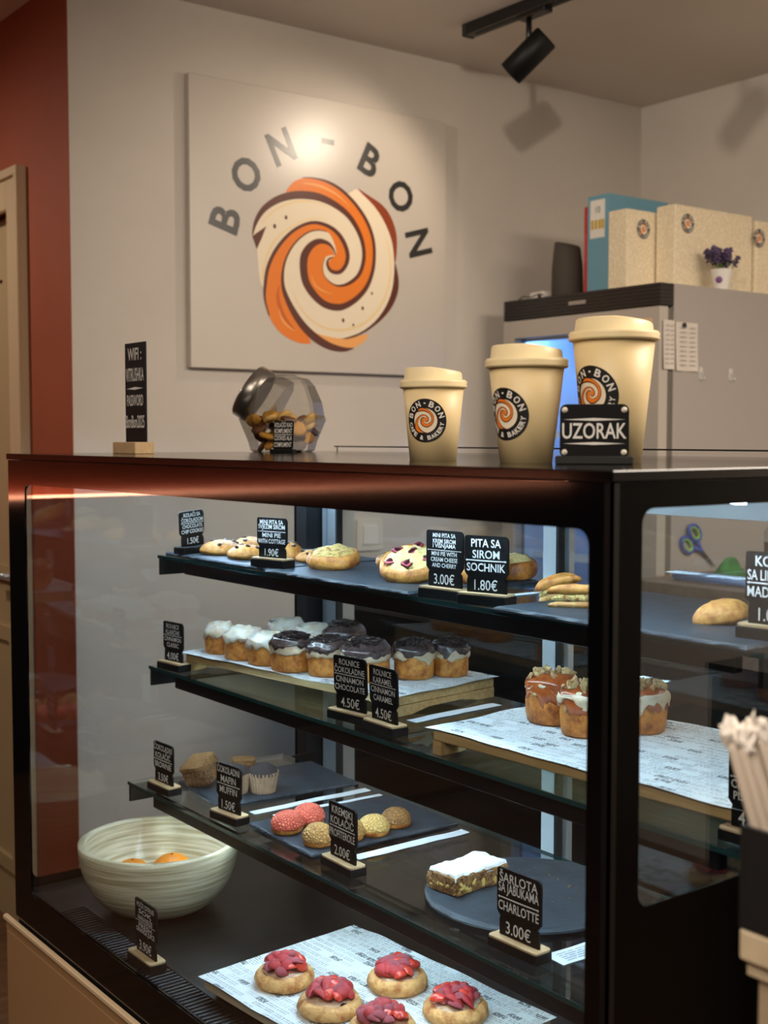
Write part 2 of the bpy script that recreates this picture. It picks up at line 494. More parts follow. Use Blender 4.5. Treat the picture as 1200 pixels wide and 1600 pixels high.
# in the photo the barrel points down to the left: aim it along the wall, tilted down
ld = Vector((-0.36, 0.66, -0.63)).normalized()
sp = thing('track_spotlight', 'black cylindrical spotlight on a stem under the ceiling track', 'spotlight', (2.25, 2.372, CEIL - 0.032))
MB().box(-0.016, -0.07, -0.012, 0.016, 0.03, 0.0, 0, 0.002).build('adapter', black_satin, sp)
MB().tube([(0.0, 0, -0.008), (0.0, 0, -0.088)], 0.0075, 12).build('stem', black_satin, sp)
def along(d, origin):
    q = d.to_track_quat('Z', 'Y').to_matrix()
    return lambda p, t=0, i=0: tuple(q @ Vector(p) + Vector(origin))
R_ = along(ld, (-0.004, -0.004, -0.105))
mb = MB().lathe([(0.0, -0.062), (0.030, -0.062), (0.034, -0.058), (0.034, 0.062), (0.031, 0.064), (0.029, 0.055), (0.0, 0.05)], 28, R_)
mb.build('lamp_body', M('lamp_black', (9, 9, 9), 0.5, spec=0.25), sp)
MB().lathe([(0.0, 0.0515), (0.028, 0.0515), (0.028, 0.053), (0.0, 0.0535)], 20, R_).build('lens', M('lamp_lens', (255, 226, 186), 0.3, emit=(255, 214, 160), estr=6.0), sp)
lp = Vector((2.25 - 0.004, 2.368, CEIL - 0.032 - 0.105)) + ld * 0.085
spot('track_spotlight_beam', lp, (1.98, 2.9, 1.90), 6.5, 105, 0.6, (1.0, 0.84, 0.66), 0.034)

# ------------------------------------------------------------------ shop logo (swirl bun) drawn as flat print
LOGO = {
'cream':[(-1060,279),(-1012,398),(-934,536),(-740,679),(-484,762),(-242,843),(180,900),(330,905),(455,968),(637,858),(812,703),(944,489),(1022,251),(1034,-31),(1000,-245),(900,-463),(723,-667),(484,-819),(164,-895),(-209,-861),(-451,-730),(-766,-450),(-940,-330),(-987,-154),(-1010,97)],
'lobe':[(-411,-745),(-209,-836),(39,-883),(291,-889),(625,-815),(548,-920),(408,-999),(248,-1027),(38,-998),(-168,-910)],
'cres1':[(455,974),(638,906),(856,809),(989,669),(1067,484),(1078,291),(1056,130),(1034,128),(1007,355),(900,573),(724,781)],
'cres2':[(1045,112),(1101,-61),(1101,-238),(1011,-439),(833,-626),(592,-787),(376,-876),(227,-897),(484,-810),(723,-658),(900,-454),(1000,-236),(1034,-31)],
'spike':[(-1070,246),(-877,379),(-936,242),(-1010,97)],
'A_out':[(-598,819),(-483,948),(-322,1013),(-201,1023),(4,1003),(211,929),(422,782),(594,594),(691,395),(717,189),(691,-22),(604,-220),(463,-369),(292,-475),(144,-513),(-43,-487),(-207,-379),(-318,-236),(-352,-70),(-327,82),(-225,209),(-82,264),(42,216),(104,136)],
'A_in':[(-592,803),(-523,802),(-403,816),(-283,818),(-120,803),(106,744),(316,630),(465,460),(542,278),(550,105),(485,-73),(356,-186),(208,-242),(145,-249),(82,-237),(10,-195),(-42,-147),(-66,-82),(-72,-31),(-66,20),(-41,73),(0,102),(52,118),(108,123)],
'C_out':[(-240,-976),(-392,-980),(-572,-929),(-730,-829),(-846,-669),(-903,-475),(-898,-311),(-861,-111),(-763,86),(-615,264),(-446,397),(-244,483),(-60,485),(116,423),(241,302),(304,153),(283,32),(209,-60),(125,-87),(41,-65),(4,9)],
'C_in':[(-250,-965),(-311,-841),(-391,-744),(-491,-616),(-570,-495),(-619,-382),(-652,-277),(-643,-127),(-607,9),(-556,112),(-426,265),(-265,372),(-122,406),(1,398),(74,320),(125,206),(129,138),(108,120),(94,110),(73,96),(42,63)],
'b1':[(-363,1009,4),(-201,1023,8),(4,1003,16),(211,929,20),(422,782,22),(594,594,24),(691,395,24),(717,189,24),(691,-22,26),(604,-220,30),(463,-369,34),(292,-475,38),(144,-513,42),(-43,-487,43),(-207,-379,49),(-318,-236,53),(-352,-70,54),(-337,81,54),(-245,207,43),(-123,272,33),(1,263,22),(84,202,14),(121,129,6)],
'b2':[(-1066,263,6),(-1021,413,23),(-915,570,34),(-740,696,42),(-543,772,46),(-343,806,48),(-120,803,47),(106,744,41),(316,630,36),(465,460,32),(542,278,28),(550,105,28),(485,-73,26),(356,-186,22),(208,-242,14),(82,-232,8),(-42,-147,5),(-72,-31,4),(-41,73,4)],
'b3':[(-846,-669,8),(-903,-475,13),(-898,-311,21),(-861,-111,23),(-763,86,23),(-615,264,21),(-446,397,19),(-244,483,19),(-60,485,22),(116,423,26),(241,302,30),(304,153,30),(283,32,28),(209,-60,26),(125,-87,24),(41,-65,22),(-4,8,18),(21,70,12),(83,97,5)],
'b4':[(397,-1005,4),(248,-1027,28),(38,-998,44),(-168,-910,51),(-351,-776,49),(-491,-616,43),(-599,-439,33),(-652,-277,23),(-637,-77,15),(-556,112,12),(-426,265,10),(-265,372,8),(-122,406,6),(1,398,4)],
'h1':[(-712,-579,3),(-660,-709,12),(-562,-795,10),(-452,-839,3)],
'h2':[(-697,-296,3),(-723,-431,21),(-679,-593,29),(-591,-721,19),(-452,-848,3)],
'h3':[(-237,-145,3),(-186,-260,10),(-63,-327,8),(72,-352,3)],
'h4':[(-383,943,3),(-120,941,14),(148,862,12),(337,739,3)],
'y1':[(900,415,4),(971,176,14),(967,-106,16),(856,-396,18),(658,-618,18),(419,-744,18),(122,-794,16),(-168,-732,14),(-390,-559,12),(-509,-350,6)],
'y2':[(-954,404,6),(-740,589,11),(-444,717,12),(-162,735,8),(44,690,3)],
'y3':[(-940,-248,15),(-870,36,13),(-723,262,11),(-445,446,10),(-203,538,8),(2,534,3)],
'dots':[(-600,510,35),(-761,390,38),(680,-305,26),(534,-500,34),(234,-667,36),(389,-716,26)],
}
def catmull(p, k=4, closed=False):
    out = []; n = len(p)
    rng = range(n if closed else n - 1)
    for i in rng:
        g = lambda j: p[j % n] if closed else p[max(0, min(n - 1, j))]
        a, b, c, d = g(i - 1), g(i), g(i + 1), g(i + 2)
        for q in range(k):
            t = q / k
            out.append(tuple(0.5 * (2 * b[m] + (c[m] - a[m]) * t + (2 * a[m] - 5 * b[m] + 4 * c[m] - d[m]) * t * t + (3 * b[m] - a[m] - 3 * c[m] + d[m]) * t ** 3) for m in range(len(b))))
    if not closed: out.append(tuple(p[-1]))
    return out
def stroke(mb, pts, z, mat, k=4, fn=None, s=0.001, wide=1.0):
    p = catmull(pts, k); v = []; f = []
    for i, q in enumerate(p):
        a = p[max(0, i - 1)]; b = p[min(len(p) - 1, i + 1)]
        dx, dy = b[0] - a[0], b[1] - a[1]; L = sqrt(dx * dx + dy * dy) or 1
        w = max(q[2], 1) * wide
        v.append(((q[0] - dy / L * w) * s, (q[1] + dx / L * w) * s, z)); v.append(((q[0] + dy / L * w) * s, (q[1] - dx / L * w) * s, z))
    for i in range(len(p) - 1): f.append((2 * i, 2 * i + 1, 2 * i + 3, 2 * i + 2))
    mb.add(v, f, mat, False, fn)
def strip(mb, a, b, z, mat, k=4, fn=None, s=0.001):
    a = catmull(a, k); b = catmull(b, k); n = min(len(a), len(b))
    v = []
    for i in range(n): v += [(a[i][0] * s, a[i][1] * s, z), (b[i][0] * s, b[i][1] * s, z)]
    mb.add(v, [(2 * i, 2 * i + 1, 2 * i + 3, 2 * i + 2) for i in range(n - 1)], mat, False, fn)
def fan(mb, pts, z, mat, k=3, fn=None, s=0.001):
    p = catmull(pts, k, True)
    mb.add([(q[0] * s, q[1] * s, z) for q in p], [tuple(range(len(p)))], mat, False, fn)
# material slots: 0 cream, 1 orange, 2 brown, 3 dark red brown, 4 peach, 5 pale yellow, 6 deep orange
def logo_mats(rough):
    R = str(rough)
    return [M('print_cream' + R, (240, 224, 196), rough), M('print_orange' + R, (236, 126, 30), rough), M('print_brown' + R, (92, 40, 24), rough),
            M('print_rust' + R, (142, 58, 22), rough), M('print_peach' + R, (244, 172, 96), rough), M('print_yellow' + R, (240, 212, 160), rough),
            M('print_deep' + R, (206, 96, 10), rough), M('print_black' + R, (20, 19, 18), rough)]
def swirl(mb, e, fn=None, full=True, disc=False, k=4):
    if disc:
        v = [(0, 0, 0)]; f = []
        for r in (0.35, 0.7, 1.0):
            v += [(r * cos(2 * pi * i / 40), r * sin(2 * pi * i / 40), 0) for i in range(40)]
        f += [(0, 1 + i, 1 + (i + 1) % 40) for i in range(40)]
        for q in range(2):
            f += [(1 + q * 40 + i, 41 + q * 40 + i, 41 + q * 40 + (i + 1) % 40, 1 + q * 40 + (i + 1) % 40) for i in range(40)]
        mb.add(v, f, 0, False, fn)
    else:
        fan(mb, LOGO['cream'], 0, 0, 3, fn)
        fan(mb, LOGO['cres1'], e, 3, 3, fn); fan(mb, LOGO['cres2'], e, 2, 3, fn); fan(mb, LOGO['spike'], e, 2, 1, fn); fan(mb, LOGO['lobe'], e, 4, 2, fn)
        for y in ('y1', 'y2', 'y3'): stroke(mb, LOGO[y], e, 5, k, fn)
    strip(mb, LOGO['C_out'], LOGO['C_in'], 2 * e, 1, k, fn)
    strip(mb, LOGO['A_out'], LOGO['A_in'], 2 * e, 1, k, fn)
    if full:
        stroke(mb, LOGO['h2'], 3 * e, 6, k, fn); stroke(mb, LOGO['h1'], 3.5 * e, 4, k, fn); stroke(mb, LOGO['h3'], 3 * e, 4, k, fn); stroke(mb, LOGO['h4'], 3 * e, 4, k, fn)
        for d in LOGO['dots']:
            mb.add([((d[0] + d[2] * .5 * cos(i * pi / 7) * 1.1) * .001, (d[1] + d[2] * .6 * sin(i * pi / 7) * 1.2) * .001, 3 * e) for i in range(14)], [tuple(range(14))], 2, False, fn)
    for b in ('b2', 'b3', 'b1', 'b4'): stroke(mb, LOGO[b], 4 * e, 2, k, fn, wide=1.0 if full else 0.8)

sign = thing('logo_sign', 'large pale square sign board with orange swirl bun and black lettering on the wall', 'sign', (1.977, 2.9, 1.929))
plate_m = M('sign_board', (196, 186, 174), 0.345, spec=1.0)
mb = MB().box(-0.424, -0.022, -0.372, 0.424, 0.0, 0.370, 0, 0.0015); mb.build('board', plate_m, sign)
lm = logo_mats(0.36)
mb = MB(); swirl(mb, 0.0008, lambda u, v, w: (u * 0.2236, -0.0224 - w * 0.2236, v * 0.2236 - 0.077)); mb.build('swirl_print', lm, sign)
for ch, an in (('B', -74), ('O', -50.4), ('N', -26.3), ('-', 0.5), ('B', 26), ('O', 50), ('N', 74.6)):
    a = radians(an); h = 0.088 if ch != '-' else 0.015; w = {'B': 0.062, 'O': 0.086, 'N': 0.074, '-': 0.042}[ch]
    cx, cz = 0.333 * sin(a), 0.333 * cos(a) - 0.077
    mb = MB().text((ch, 0.028), 0, -h / 2, w, h, 0, 0, lambda u, v, q, a=a, cx=cx, cz=cz: (cx + u * cos(a) + v * sin(a), -0.0226, cz - u * sin(a) + v * cos(a)))
    mb.build('letter', M('sign_black', (20, 19, 18), 0.33, spec=1.0), sign)

def badge(fn, e, name, parent, rough=0.5):
    # round shop badge: black ring with lettering around a swirl
    mb = MB(); n = 48
    v = []; f = []
    for r in (0.0, 0.3, 0.55, 0.78, 1.0): v += [(r * cos(2 * pi * i / n), r * sin(2 * pi * i / n), 0) for i in range(n)]
    for q in range(4): f += [(q * n + i, (q + 1) * n + i, (q + 1) * n + (i + 1) % n, q * n + (i + 1) % n) for i in range(n)]
    mb.add(v, f, 7, False, fn)
    sub = lambda u, v_, w: fn(u * 0.56, v_ * 0.56, e + w)
    swirl(mb, e * 0.6, sub, False, True, 3)
    m2 = MB()
    def arc(txt, a0, a1, rad, hh, inv):
        for i, ch in enumerate(txt):
            if ch == ' ': continue
            a = a0 + (a1 - a0) * i / (len(txt) - 1)
            w = hh * (0.34 if ch == '-' else 0.85)
            h = hh * (0.22 if ch in '-•' else 1.0)
            if not inv:
                g = lambda u, v_, q, a=a: fn(rad * sin(a) + u * cos(a) + v_ * sin(a), rad * cos(a) - u * sin(a) + v_ * cos(a), e * 1.5)
            else:
                g = lambda u, v_, q, a=a: fn(rad * sin(a) - u * cos(a) - v_ * sin(a), rad * cos(a) + u * sin(a) - v_ * cos(a), e * 1.5)
            m2.text((ch, 0.028), 0, -h / 2, w, h, 0, 0, g)
    arc('BON-BON', radians(-72), radians(72), 0.79, 0.27, False)
    arc('CAFE & BAKERY', radians(258), radians(102), 0.79, 0.2, True)
    o = mb.build(name, logo_mats(rough), parent)
    m2.build('badge_lettering', M('badge_white', (232, 226, 216), 0.5), o)
    return o

# ------------------------------------------------------------------ the refrigerated display case
X0, XB, Y0, Y1 = 0.795, 1.49, 0.7324, 2.133
ZT, ZB = 1.350, 0.531
CASE = Vector((1.14, 1.43, 0.0))
case = thing('display_case', 'long black framed glass bakery display case with three glass shelves', 'display case', CASE)
def part(name, mb, mats, parent=None):
    o = mb.build(name, mats, parent or case)
    o.location = -CASE if parent is None else (0, 0, 0)
    return o
FRONT = lambda u, v, w: (X0 - w, u, v)
NEAR = lambda u, v, w: (u, Y0 - w, v)
FAR = lambda u, v, w: (u, Y1 + w, v)
mb = MB().box(X0 - 0.004, Y0 - 0.004, ZT - 0.010, XB + 0.002, Y1 + 0.004, ZT, 0, 0.001); part('top_panel', mb, M('top_panel', (7, 7, 8), 0.10))
mb = MB().box(X0 + 0.03, Y0 + 0.012, ZT - 0.034, XB, Y1 - 0.012, ZT - 0.0105); part('top_liner', mb, black_satin)
mb = MB().tube([(XB - 0.015, Y0 + 0.01, ZT + 0.0095), (XB - 0.015, Y1 - 0.01, ZT + 0.0095)], 0.0013, 8)
for y in (Y0 + 0.02, Y1 - 0.02): mb.tube([(XB - 0.015, y, ZT), (XB - 0.015, y, ZT + 0.0095)], 0.0012, 6)
part('back_rail', mb, black_matte)
# glass walls
part('front_glass', MB().box(X0, Y0 + 0.0055, ZB + 0.02, X0 + 0.005, Y1 - 0.0055, ZT - 0.0105), pane_m)
part('near_end_glass', MB().box(X0 + 0.0055, Y0 + 0.0005, 0.94, XB - 0.04, Y0 + 0.005, ZT - 0.0105), pane_m)
part('far_end_glass', MB().box(X0 + 0.0055, Y1 - 0.005, ZB + 0.02, XB - 0.07, Y1 - 0.0005, ZT - 0.0105), pane_m)
# black printed borders of the glass
part('front_border', MB().ring((Y0, ZB + 0.001, Y1, ZT - 0.011), (0.757, 0.592, 2.058, 1.2985), 0.014, 0.0004, 0.0022, 0, FRONT), black_gloss)
part('near_end_border', MB().ring((X0 + 0.0005, ZB + 0.001, XB, ZT - 0.011), (0.831, 0.963, 1.425, 1.3165), 0.014, 0.0004, 0.0022, 0, NEAR), M('black_print', (5, 5, 5), 0.2, spec=0.12))
part('far_end_border', MB().ring((X0 + 0.0005, ZB + 0.001, XB, ZT - 0.011), (0.825, 0.592, 1.3835, 1.296), 0.014, 0.0004, 0.0022, 0, FAR), black_gloss)
part('corner_trim', MB().box(X0 - 0.003, Y0 - 0.003, ZB, X0 - 0.0005, Y0 + 0.006, ZT - 0.011).box(X0 - 0.003, Y0 - 0.003, ZB, X0 + 0.006, Y0 - 0.0005, ZT - 0.011), black_satin)
part('corner_post', MB().box(1.3835, Y1 - 0.042, ZB, 1.452, Y1 - 0.006, ZT - 0.036), black_matte)
part('corner_post', MB().box(1.435, Y0 + 0.006, ZB, 1.459, Y0 + 0.04, ZT - 0.036), black_matte)
# deck with a slotted air grille along the front
part('deck', MB().box(0.864, Y0 + 0.006, 0.555, 1.3915, Y1 - 0.006, 0.578).box(X0 + 0.006, Y1 - 0.148, 0.555, 0.864, Y1 - 0.006, 0.578), deck_m)
part('grille_frame', MB().box(0.809, Y0 + 0.006, 0.56, 0.815, Y1 - 0.148, 0.578).box(0.858, Y0 + 0.006, 0.56, 0.864, Y1 - 0.148, 0.5785).box(0.8055, Y0 + 0.006, 0.535, 0.864, Y1 - 0.148, 0.556), black_satin)
slat_me = MB().box(-0.0215, -0.0026, -0.006, 0.0215, 0.0026, 0, 0, 0.0008).mesh('slat', black_satin)
y = Y1 - 0.155
k = 0
while y > Y0 + 0.02:
    o = link('slat', slat_me, case, Vector((0.8365, y, 0.578)) - CASE)
    y -= 0.0102; k += 1
part('front_sill', MB().box(X0 + 0.0055, Y0 + 0.006, ZB, 0.8055, Y1 - 0.006, 0.588, 0, 0.001), black_gloss)
part('base_cover', MB().box(X0 + 0.002, Y0 + 0.003, 0.50, XB, Y1 - 0.003, 0.5305), black_matte)
# cool white tubes in the lid and under the shelves
led_top = M('led_strip_lid', (235, 245, 255), 0.5, emit=(206, 236, 255), estr=72.0)
def led(name, x, z, y0, y1, w=0.010, m=None):
    o = part(name, MB().box(x, y0, z - 0.004, x + w, y1, z), m or led_m)
    return o
led('lamp_tube', 1.03, ZT - 0.0345, Y0 + 0.05, Y1 - 0.05, 0.014, led_top)
# hidden cross tube with holder, added at the far end to light wall beyond
part('lamp_tube', MB().box(1.01, 2.066, 1.2865, 1.37, 2.072, 1.2965), M('led_fill_cross', (235, 245, 255), 0.5, emit=(190, 224, 255), estr=120.0))
part('fill_tube_holder', MB().box(1.01, 2.064, 1.2967, 1.37, 2.074, 1.3155), black_matte)
# glass shelves with their black bars
SH = ((1.163, 1.050), (0.961, 1.030), (0.7535, 0.985))
SY0, SY1 = Y0 + 0.03, 2.08
led_mid = M('led_strip_mid', (235, 245, 255), 0.5, emit=(206, 236, 255), estr=90.0)
led_up = M('led_strip_upper', (235, 245, 255), 0.5, emit=(206, 236, 255), estr=52.0)
for z, xf in SH:
    SXB = 1.350 if abs(z - 0.961) < 0.01 else 1.318
    sg = part('glass_shelf', MB().box(xf + 0.0006, SY0, z - 0.006, SXB, SY1, z), shelf_glass)
    MB().box(xf, SY0, z - 0.006, xf + 0.0006, SY1, z).build('glass_edge', edge_m, sg)
    MB().box(SXB + 0.0002, SY0, z - 0.006, SXB + 0.0008, SY1, z).build('glass_edge', edge_m, sg)
    part('shelf_bar', MB().box(xf + 0.006, SY0 + 0.04, z - 0.028, xf + 0.020, SY1 - 0.09, z - 0.0065, 0, 0.001), M('bar_black', (9, 9, 10), 0.5, spec=0.3))
    part('shelf_bracket', MB().box(xf + 0.002, SY1 - 0.008, z - 0.036, 1.388, SY1 - 0.002, z - 0.0065), black_satin)
    part('shelf_bracket', MB().box(xf + 0.002, SY0 + 0.002, z - 0.036, 1.388, SY0 + 0.008, z - 0.0065), black_satin)
    led('lamp_tube', xf + 0.0212, z - 0.018, SY0 + 0.05, SY1 - 0.1, 0.007, led_mid if abs(z - 0.961) < 0.01 else (led_up if z > 1 else None))
    part('tube_light_block', MB().box(xf + 0.0202, SY0 + 0.05, z - 0.0176, xf + 0.0300, SY1 - 0.0995, z - 0.0164), black_matte)  # added plate, stops the tube's light going up through the shelf
    part('tube_end_block', MB().box(xf + 0.0202, SY1 - 0.0995, z - 0.0235, xf + 0.030, SY1 - 0.094, z - 0.016), black_matte)  # added block, keeps the bright tube end out of the far pane
# sliding doors at the back
part('door_header', MB().box(1.388, Y0 + 0.05, 1.268, XB, Y1 - 0.08, ZT - 0.036, 0, 0.001), alu_white)
part('door_sill', MB().box(1.392, Y0 + 0.05, 0.555, XB, Y1 - 0.08, 0.60, 0, 0.001), black_satin)
for (ya, yb, xd, mm) in ((1.395, 2.068, 1.424, alu), (0.79, 1.432, 1.402, alu_white)):
    dr = part('sliding_door', MB().box(xd - 0.002, ya + 0.02, 0.605, xd + 0.002, yb - 0.02, 1.266), pane_m)
    MB().box(xd - 0.006, yb - 0.030, 0.602, xd + 0.006, yb, 1.267, 0, 0.001).build('stile', mm, dr)
    MB().box(xd - 0.006, ya, 0.602, xd + 0.006, ya + 0.030, 1.267, 0, 0.001).build('stile', alu, dr)
    MB().box(xd - 0.007, yb - 0.036, 0.605, xd + 0.007, yb - 0.0305, 1.265).build('gasket', gasket, dr)
    MB().box(xd - 0.006, ya + 0.03, 0.602, xd + 0.006, yb - 0.036, 0.618).build('rail', black_satin, dr)
part('door_jamb', MB().box(1.418, 2.0695, 0.602, XB - 0.004, 2.084, 1.267), alu)

# plinth under the case
pl = thing('case_plinth', 'tan plinth with pale top edge under the display case', 'plinth', (1.14, 1.43, 0))
MB().box(-0.352, -0.69, 0.0, 0.345, 0.738, 0.4995, 0, 0.002).box(-0.352, -0.69, 0.4995, -0.3475, 0.738, 0.5165).build('panel', tan_panel, pl)
MB().box(-0.357, -0.70, 0.5167, -0.3475, 0.742, 0.526, 0, 0.002).build('ledge', cream_ledge, pl)

# ------------------------------------------------------------------ price cards
def card_outline(w, h):
    # black board cut to a tall rounded panel above a lower price panel, with notches between
    r = 0.007; zc = h * 0.30; k = 0.0035
    p = [(-w * .44, 0.0), (w * .46, 0.0), (w * .46, zc - r * 1.2)]
    p += [(w * .46 - r + r * cos(t), zc - r + r * sin(t)) for t in (0.5, 1.1)]
    p += [(w * .43, zc), (w * .5 - k, zc + 0.002), (w * .5, zc + 0.006)]
    p += [(w * .5 - r + r * cos(t), h - r + r * sin(t)) for t in (0, .4, .8, 1.2, pi / 2)]
    p += [(-w * .5 + r * .5 + r * .5 * cos(t), h - r * .5 + r * .5 * sin(t)) for t in (pi / 2, 2.1, 2.6, pi)]
    p += [(-w * .5, zc + 0.006), (-w * .5 + k, zc + 0.002), (-w * .42, zc), (-w * .44, zc - 0.004)]
    return p
def price_card(kind, loc, rotz, w, h, label, lean=0.0, roll=0.0, wood=True):
    la, lb, price = CARD_TEXT[kind]
    t = thing('price_card', label, 'price card', loc, radians(rotz), 'black price cards standing in the display case')
    mb = MB().box(-w * .56, -0.014, 0, w * .56, 0.014, 0.0125, 0, 0.001)
    mb.build('base', base_dark, t)
    if wood: MB().ext(rrect(w * 1.12, 0.028, 0.006), 0.0127, 0.0150, 0).build('base_top', card_wood, t)
    q = Matrix.Rotation(radians(lean), 3, 'X') @ Matrix.Rotation(radians(roll), 3, 'Y')
    F = lambda u, v, s: tuple(q @ Vector((u, s, v)) + Vector((0, 0, 0.0125)))
    MB().ext(card_outline(w, h), -0.0015, 0.0015, 0, F).build('card', card_black, t)
    mb = MB(); e = -0.0021
    top, bot = h * 0.965, h * 0.33
    n = len(la) + len(lb); gap = (top - bot) / (n + 0.35)
    z = top
    def line(s, z):
        vs, fs, tw, th = TEXTS[(s, 0.012)]
        th = min(th, TEXTS[('BROWNIE', 0.012)][3])
        hh = gap * 0.74
        ww = min(w * 0.92, max(w * 0.62, tw * (hh / th) * 0.9))
        mb.text((s, 0.012), 0, z - hh, ww, hh, e, 0, F)
    for s in la: line(s, z - gap * 0.1); z -= gap
    mb.add([(-w * .44, z + gap * .02, e), (w * .44, z + gap * .02, e), (w * .44, z - gap * .07, e), (0, z - gap * .1, e), (-w * .44, z - gap * .07, e)], [(0, 1, 2, 3, 4)], 0, False, F)
    for sg in (-1, 1):
        mb.add([(sg * w * .47, z - gap * .03, e), (sg * w * .43, z + gap * .08, e), (sg * w * .43, z - gap * .16, e)], [(0, 1, 2)], 0, False, F)
    z -= gap * 0.22
    for s in lb: line(s, z - gap * 0.05); z -= gap
    hh = h * 0.18
    vs, fs, tw, th = TEXTS[(price, 0.004)]
    mb.text((price, 0.004), 0.0, h * 0.075, min(w * .72, tw * hh / th * 0.9), hh, e, 0, F)
    mb.build('lettering', chalk, t)
    return t
Z1, Z2, Z3, ZD = 1.163, 0.961, 0.7535, 0.578
SL = 0.006
price_card('cookies', (1.090, 2.020, Z1 + SL), 18, 0.062, 0.064, 'price card 1.50€ for chocolate chip cookies at the far end of the top shelf', 0, -3, False)
price_card('cottage', (1.074, 1.722, Z1 + SL), -76, 0.066, 0.067, 'price card 1.90€ for mini pie with cottage cheese, between cookies and pie')
price_card('cherry', (1.073, 1.286, Z1), -84, 0.068, 0.078, 'price card 3.00€ for mini pie with cream cheese and cherry')
price_card('sochnik', (1.075, 1.205, Z1), -74, 0.066, 0.076, 'price card 1.80€ for sochnik cheese pastry on the top shelf')
price_card('madeleine', (1.098, 0.785, Z1 + SL), -84, 0.068, 0.078, 'price card for the madeleine at the near end of the top shelf')
price_card('classic', (1.048, 2.016, Z2), -84, 0.062, 0.073, 'price card 4.00€ for classic cinnamon rolls at far end of middle shelf')
price_card('chocolate', (1.066, 1.492, Z2), -84, 0.072, 0.082, 'price card 4.50€ for chocolate cinnamon rolls leaning before the board', 2)
price_card('caramel', (1.062, 1.405, Z2), -92, 0.068, 0.080, 'price card 4.50€ for caramel cinnamon rolls next to the chocolate one', 2)
price_card('pistachio', (1.062, 0.777, Z2), -90, 0.068, 0.082, 'price card for pistachio cinnamon rolls behind the paper straws')
price_card('brownie', (1.008, 1.980, Z3), -88, 0.068, 0.073, 'price card 3.50€ for brownie at the far end of the bottom shelf')
price_card('muffin', (1.014, 1.762, Z3), -84, 0.066, 0.080, 'price card 1.50€ for chocolate muffin in front of the muffins')
price_card('profiterole', (1.028, 1.460, Z3), -92, 0.072, 0.082, 'price card 2.00€ for profiterole in front of the choux buns')
price_card('charlotte', (1.028, 1.090, Z3), -88, 0.074, 0.086, 'price card 3.00€ for charlotte before the round slate plate')
price_card('juice', (0.8365, 1.707, ZD), -90, 0.070, 0.083, 'price card 3.90€ for fresh orange juice before the wooden bowl')

# ------------------------------------------------------------------ slates, boards, papers
def slate(name, label, x0, y0, x1, y1, z, rotz=0.0, th=0.006, seed=1):
    cx, cy = (x0 + x1) / 2, (y0 + y1) / 2; hx, hy = (x1 - x0) / 2, (y1 - y0) / 2
    t = Vector((cx, cy, z)); pts = []
    per = []
    n = 36
    for a, b, m in (((-hx, -hy), (hx, -hy), n), ((hx, -hy), (hx, hy), n), ((hx, hy), (-hx, hy), n), ((-hx, hy), (-hx, -hy), n)):
        per += [(a[0] + (b[0] - a[0]) * i / m, a[1] + (b[1] - a[1]) * i / m) for i in range(m)]
    rr = random.Random(seed); mb = MB(); rings = []
    for lv, (zz, ins, am) in enumerate(((0.0, 0.0015, 0.0012), (th * 0.45, 0.0, 0.0016), (th * 0.8, 0.0012, 0.0016), (th, 0.0035, 0.0014))):
        ring = []
        for px_, py_ in per:
            k = ins + am * rr.random()
            ring.append((px_ * (1 - k / hx), py_ * (1 - k / hy), zz))
        rings.append(ring)
    v = [p for r in rings for p in r]; m = len(per); f = [tuple(range(m - 1, -1, -1)), tuple(3 * m + i for i in range(m))]
    for q in range(3):
        f += [(q * m + i, q * m + (i + 1) % m, (q + 1) * m + (i + 1) % m, (q + 1) * m + i) for i in range(m)]
    mb.add(v, f)
    o = mb.build(name, slate_m); o.location = t; o.rotation_euler = (0, 0, rotz)
    tag(o, label, 'slate board'); return o
slate('slate_board', 'dark slate board under the chocolate chip cookies on the top shelf', 1.058, 1.708, 1.30, 2.068, Z1, 0, SL, 1)
slate('slate_board', 'dark slate board under the cheese pies on the top shelf', 1.044, 1.330, 1.29, 1.700, Z1, 0, SL, 2)
slate('slate_board', 'dark slate board under sochnik and madeleine at the near end, top shelf', 1.040, 0.775, 1.31, 1.155, Z1, 0, SL, 3)
slate('slate_board', 'dark slate board under brownies and muffins on the bottom shelf', 1.040, 1.815, 1.315, 1.995, Z3, radians(-5), SL, 4)
slate('slate_board', 'dark slate board under the choux buns on the bottom shelf', 1.020, 1.522, 1.30, 1.715, Z3, radians(-2), SL, 5)
# round slate plate for the charlotte
rr_ = random.Random(11)
mb = MB().lathe([(0.0, 0), (0.132, 0), (0.139, 0.003), (0.1395, 0.006), (0.136, 0.0085), (0.132, 0.0095), (0.0, 0.0095)], 90,
                lambda p, t, i: (p[0] * (1 + 0.010 * (rr_.random() - .5) * (i in (2, 3, 4))), p[1] * (1 + 0.010 * (rr_.random() - .5) * (i in (2, 3, 4))), p[2]), 0, False)
o = mb.build('slate_plate', slate_m); o.location = (1.166, 1.222, Z3); tag(o, 'round dark slate plate carrying the slice of charlotte', 'plate')

